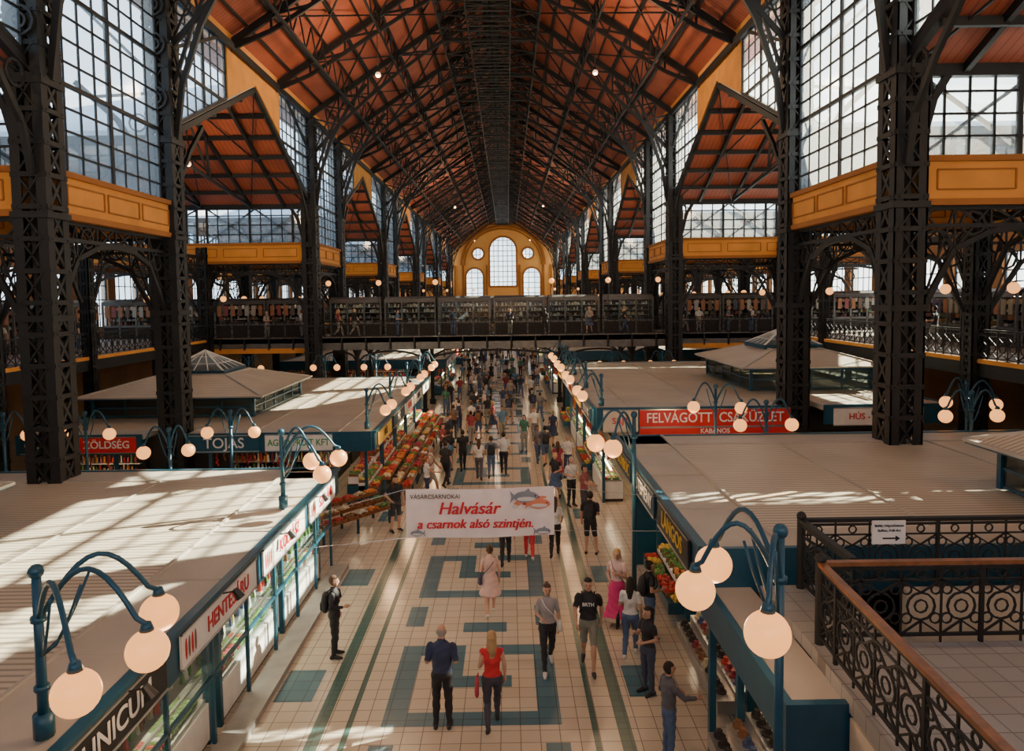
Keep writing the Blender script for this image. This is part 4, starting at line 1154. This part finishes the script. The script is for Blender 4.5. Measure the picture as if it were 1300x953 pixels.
person(2.75, 27.4, 175, 1.65, (.28,.03,.07), (.28,.03,.07), K, 'br', K, fem=True, pose=WK, arms=('down','bent'), hair='long', sleeve=.4, hem=.5, pack='handbag')
person(2.1, 35.2, 10, 1.78, WH, (.2,.2,.22), WH, 'br', K, pose=WK, arms=('fwd','back'), sleeve=.7)
person(2.4, 30.2, 190, 1.76, (.1,.1,.12), JN, K, 'dk', K, pose=WK, arms=('back','fwd'), sleeve=.7, legs=.95, pack='backpack')
person(3.2, 28.2, -10, 1.74, WH, (.05,.06,.12), K, 'gr', K, pose=SD, arms=('bent','down'), sleeve=.7)
person(3.3, 23.0, 60, 1.76, (.35,.1,.1), (.08,.08,.1), K, 'dk', K, pose=SD, arms=('reach','bent'), sleeve=.7)
person(.62, 28.8, 178, 1.78, WH, K, K, 'dk', (.05,.05,.06), pose=WK2, arms=('down','bent'), sleeve=.8)
person(.12, 28.3, 182, 1.72, (.15,.18,.25), JN, K, 'br', K, pose=WK, arms=('back','fwd'), sleeve=.7, pack='backpack')
person(-.36, 28.0, 180, 1.68, WH, (.1,.1,.12), K, 'br', K, fem=True, pose=WK2, arms=('fwd','down'), hair='long', sleeve=.6)
person(-1.1, 29.5, 190, 1.76, K, K, K, 'dk', K, pose=WK, arms=('bent','down'), sleeve=.7)
person(-1.7, 29.6, 170, 1.74, K, (.1,.1,.12), K, 'dk', K, pose=SD, arms=('bent','bent'), sleeve=.8, pack='backpack')
person(-1.6, 27.0, 150, 1.80, (.03,.03,.035), K, K, 'dk', K, pose=WK2, arms=('down','bent'), sleeve=.7)
person(-2.1, 25.0, 100, 1.66, WH, NV, K, 'rd', K, fem=True, pose=SD, arms=('reach','down'), hair='tail', sleeve=.4)
person(-2.1, 31.2, 60, 1.74, (.25,.05,.05), K, K, 'dk', K, pose=SD, arms=('reach','bent'), sleeve=.7)
person(-2.1, 33.2, 80, 1.70, K, JN, K, 'bl', K, fem=True, pose=SD, arms=('bent','down'), hair='long', sleeve=.9)
random.seed(77)
styles = [dict(pose=WK, arms=('fwd','back'), sleeve=.7), dict(pose=WK2, arms=('down','bent'), sleeve=.8), dict(pose=WK, arms=('back','fwd'), sleeve=.7, legs=.95, pack='backpack'),
          dict(fem=True, pose=WK2, arms=('fwd','down'), hair='long', sleeve=.6), dict(fem=True, pose=WK, arms=('down','bent'), hair='bun', sleeve=.4, hem=.56, pack='handbag'),
          dict(pose=SD, arms=('bent','bent'), sleeve=.8, pack='backpack'), dict(fem=True, pose=SD, arms=('bent','down'), hair='long', sleeve=.9), dict(pose=SD, arms=('bent','down'), sleeve=.7)]
TOPS = [K, K, K, WH, WH, NV, (.3,.05,.06), (.1,.2,.3), (.35,.3,.25), (.6,.45,.4), (.15,.15,.16), (.05,.18,.12)]
BOTS = [K, K, JN, JN, KH, (.3,.28,.25), NV]
placed = [(o.location.x, o.location.y) for o in bpy.context.scene.objects if o.name.startswith(('man', 'woman'))]
cnt = 0
while cnt < 100:
    y = 33+62*R(); x = U(-2.2, 3.1) if y < 42 else U(-3.1, 3.3)
    if cnt < 9: x = random.choice([U(-2.2,-1.6), U(1.5,3.2)]); y = U(24, 36)
    if any(abs(x-a) < .6 and abs(y-b) < .7 for a, b in placed):
        cnt += .2; continue
    placed.append((x, y)); cnt += 1; s = random.choice(styles)
    person(x, y, random.choice([U(-25, 25), U(155, 205), U(155, 205), U(60, 120)]), U(1.6, 1.85), random.choice(TOPS), random.choice(BOTS), K, random.choice(['dk','dk','br','bl','gr']), random.choice([K, (.2,.1,.05), NV]), random.randint(0, 3), **s)
for x, y, z in [(-9.8,44.7,GZ), (-8.8,44.7,GZ), (-12.1,44.6,GZ), (-14.3,44.7,GZ), (12.0,44.7,GZ), (12.9,44.6,GZ), (14.8,44.7,GZ), (3.2,44.7,GZ), (-2.6,44.7,GZ), (6.0,44.7,GZ), (-6.1,44.7,GZ), (1.0,44.7,GZ), (8.2,44.7,GZ),
                (16.2,44.6,GZ), (19.0,30,GZ), (-19,33,GZ), (-19.2,28,GZ), (18.8,24,GZ), (-6.2,21.0,0), (-5.6,20.0,0), (-10.0,21.8,0), (5.6,22.6,0), (-7.1,21.6,0)]:
    o = person(x, y, U(0, 360), U(1.62, 1.82), random.choice(TOPS), random.choice(BOTS), K, random.choice(['dk','br','bl']), K, 0, **random.choice(styles)); o.location.z = z+.004

# ------------------------------------------------------------------ light and camera
w = bpy.data.worlds.new('world'); bpy.context.scene.world = w; w.use_nodes = True
nt = w.node_tree; bg = nt.nodes['Background']
tc = nt.nodes.new('ShaderNodeTexCoord'); sp = nt.nodes.new('ShaderNodeSeparateXYZ'); nt.links.new(tc.outputs['Generated'], sp.inputs[0])
cr = nt.nodes.new('ShaderNodeValToRGB'); nt.links.new(sp.outputs['Z'], cr.inputs[0])
cr.color_ramp.elements[0].position = 0; cr.color_ramp.elements[0].color = (.88, .88, .86, 1)
cr.color_ramp.elements[1].position = .6; cr.color_ramp.elements[1].color = (.70, .78, .90, 1)
nt.links.new(cr.outputs[0], bg.inputs['Color']); bg.inputs['Strength'].default_value = 3.5
s = bpy.data.lights.new('sun', 'SUN'); s.energy = 58; s.angle = .007; s.color = (1, .78, .52)
so = bpy.data.objects.new('sun', s); bpy.context.scene.collection.objects.link(so)
so.rotation_euler = Vector((-17, -7, -12)).to_track_quat('-Z', 'Y').to_euler()

cam = bpy.data.cameras.new('camera'); co = bpy.data.objects.new('camera', cam); bpy.context.scene.collection.objects.link(co)
cam.sensor_width = 36; cam.sensor_fit = 'HORIZONTAL'; cam.lens = 24.92; cam.shift_y = -.035; cam.clip_end = 500; cam.clip_start = .05
Rm = Matrix.Rotation(-.0056, 4, 'Z') @ Matrix.Rotation(math.radians(90-3.43), 4, 'X') @ Matrix.Rotation(math.radians(-.7), 4, 'Z')
co.matrix_world = Matrix.Translation((.86, 0, 7.3)) @ Rm
bpy.context.scene.camera = co
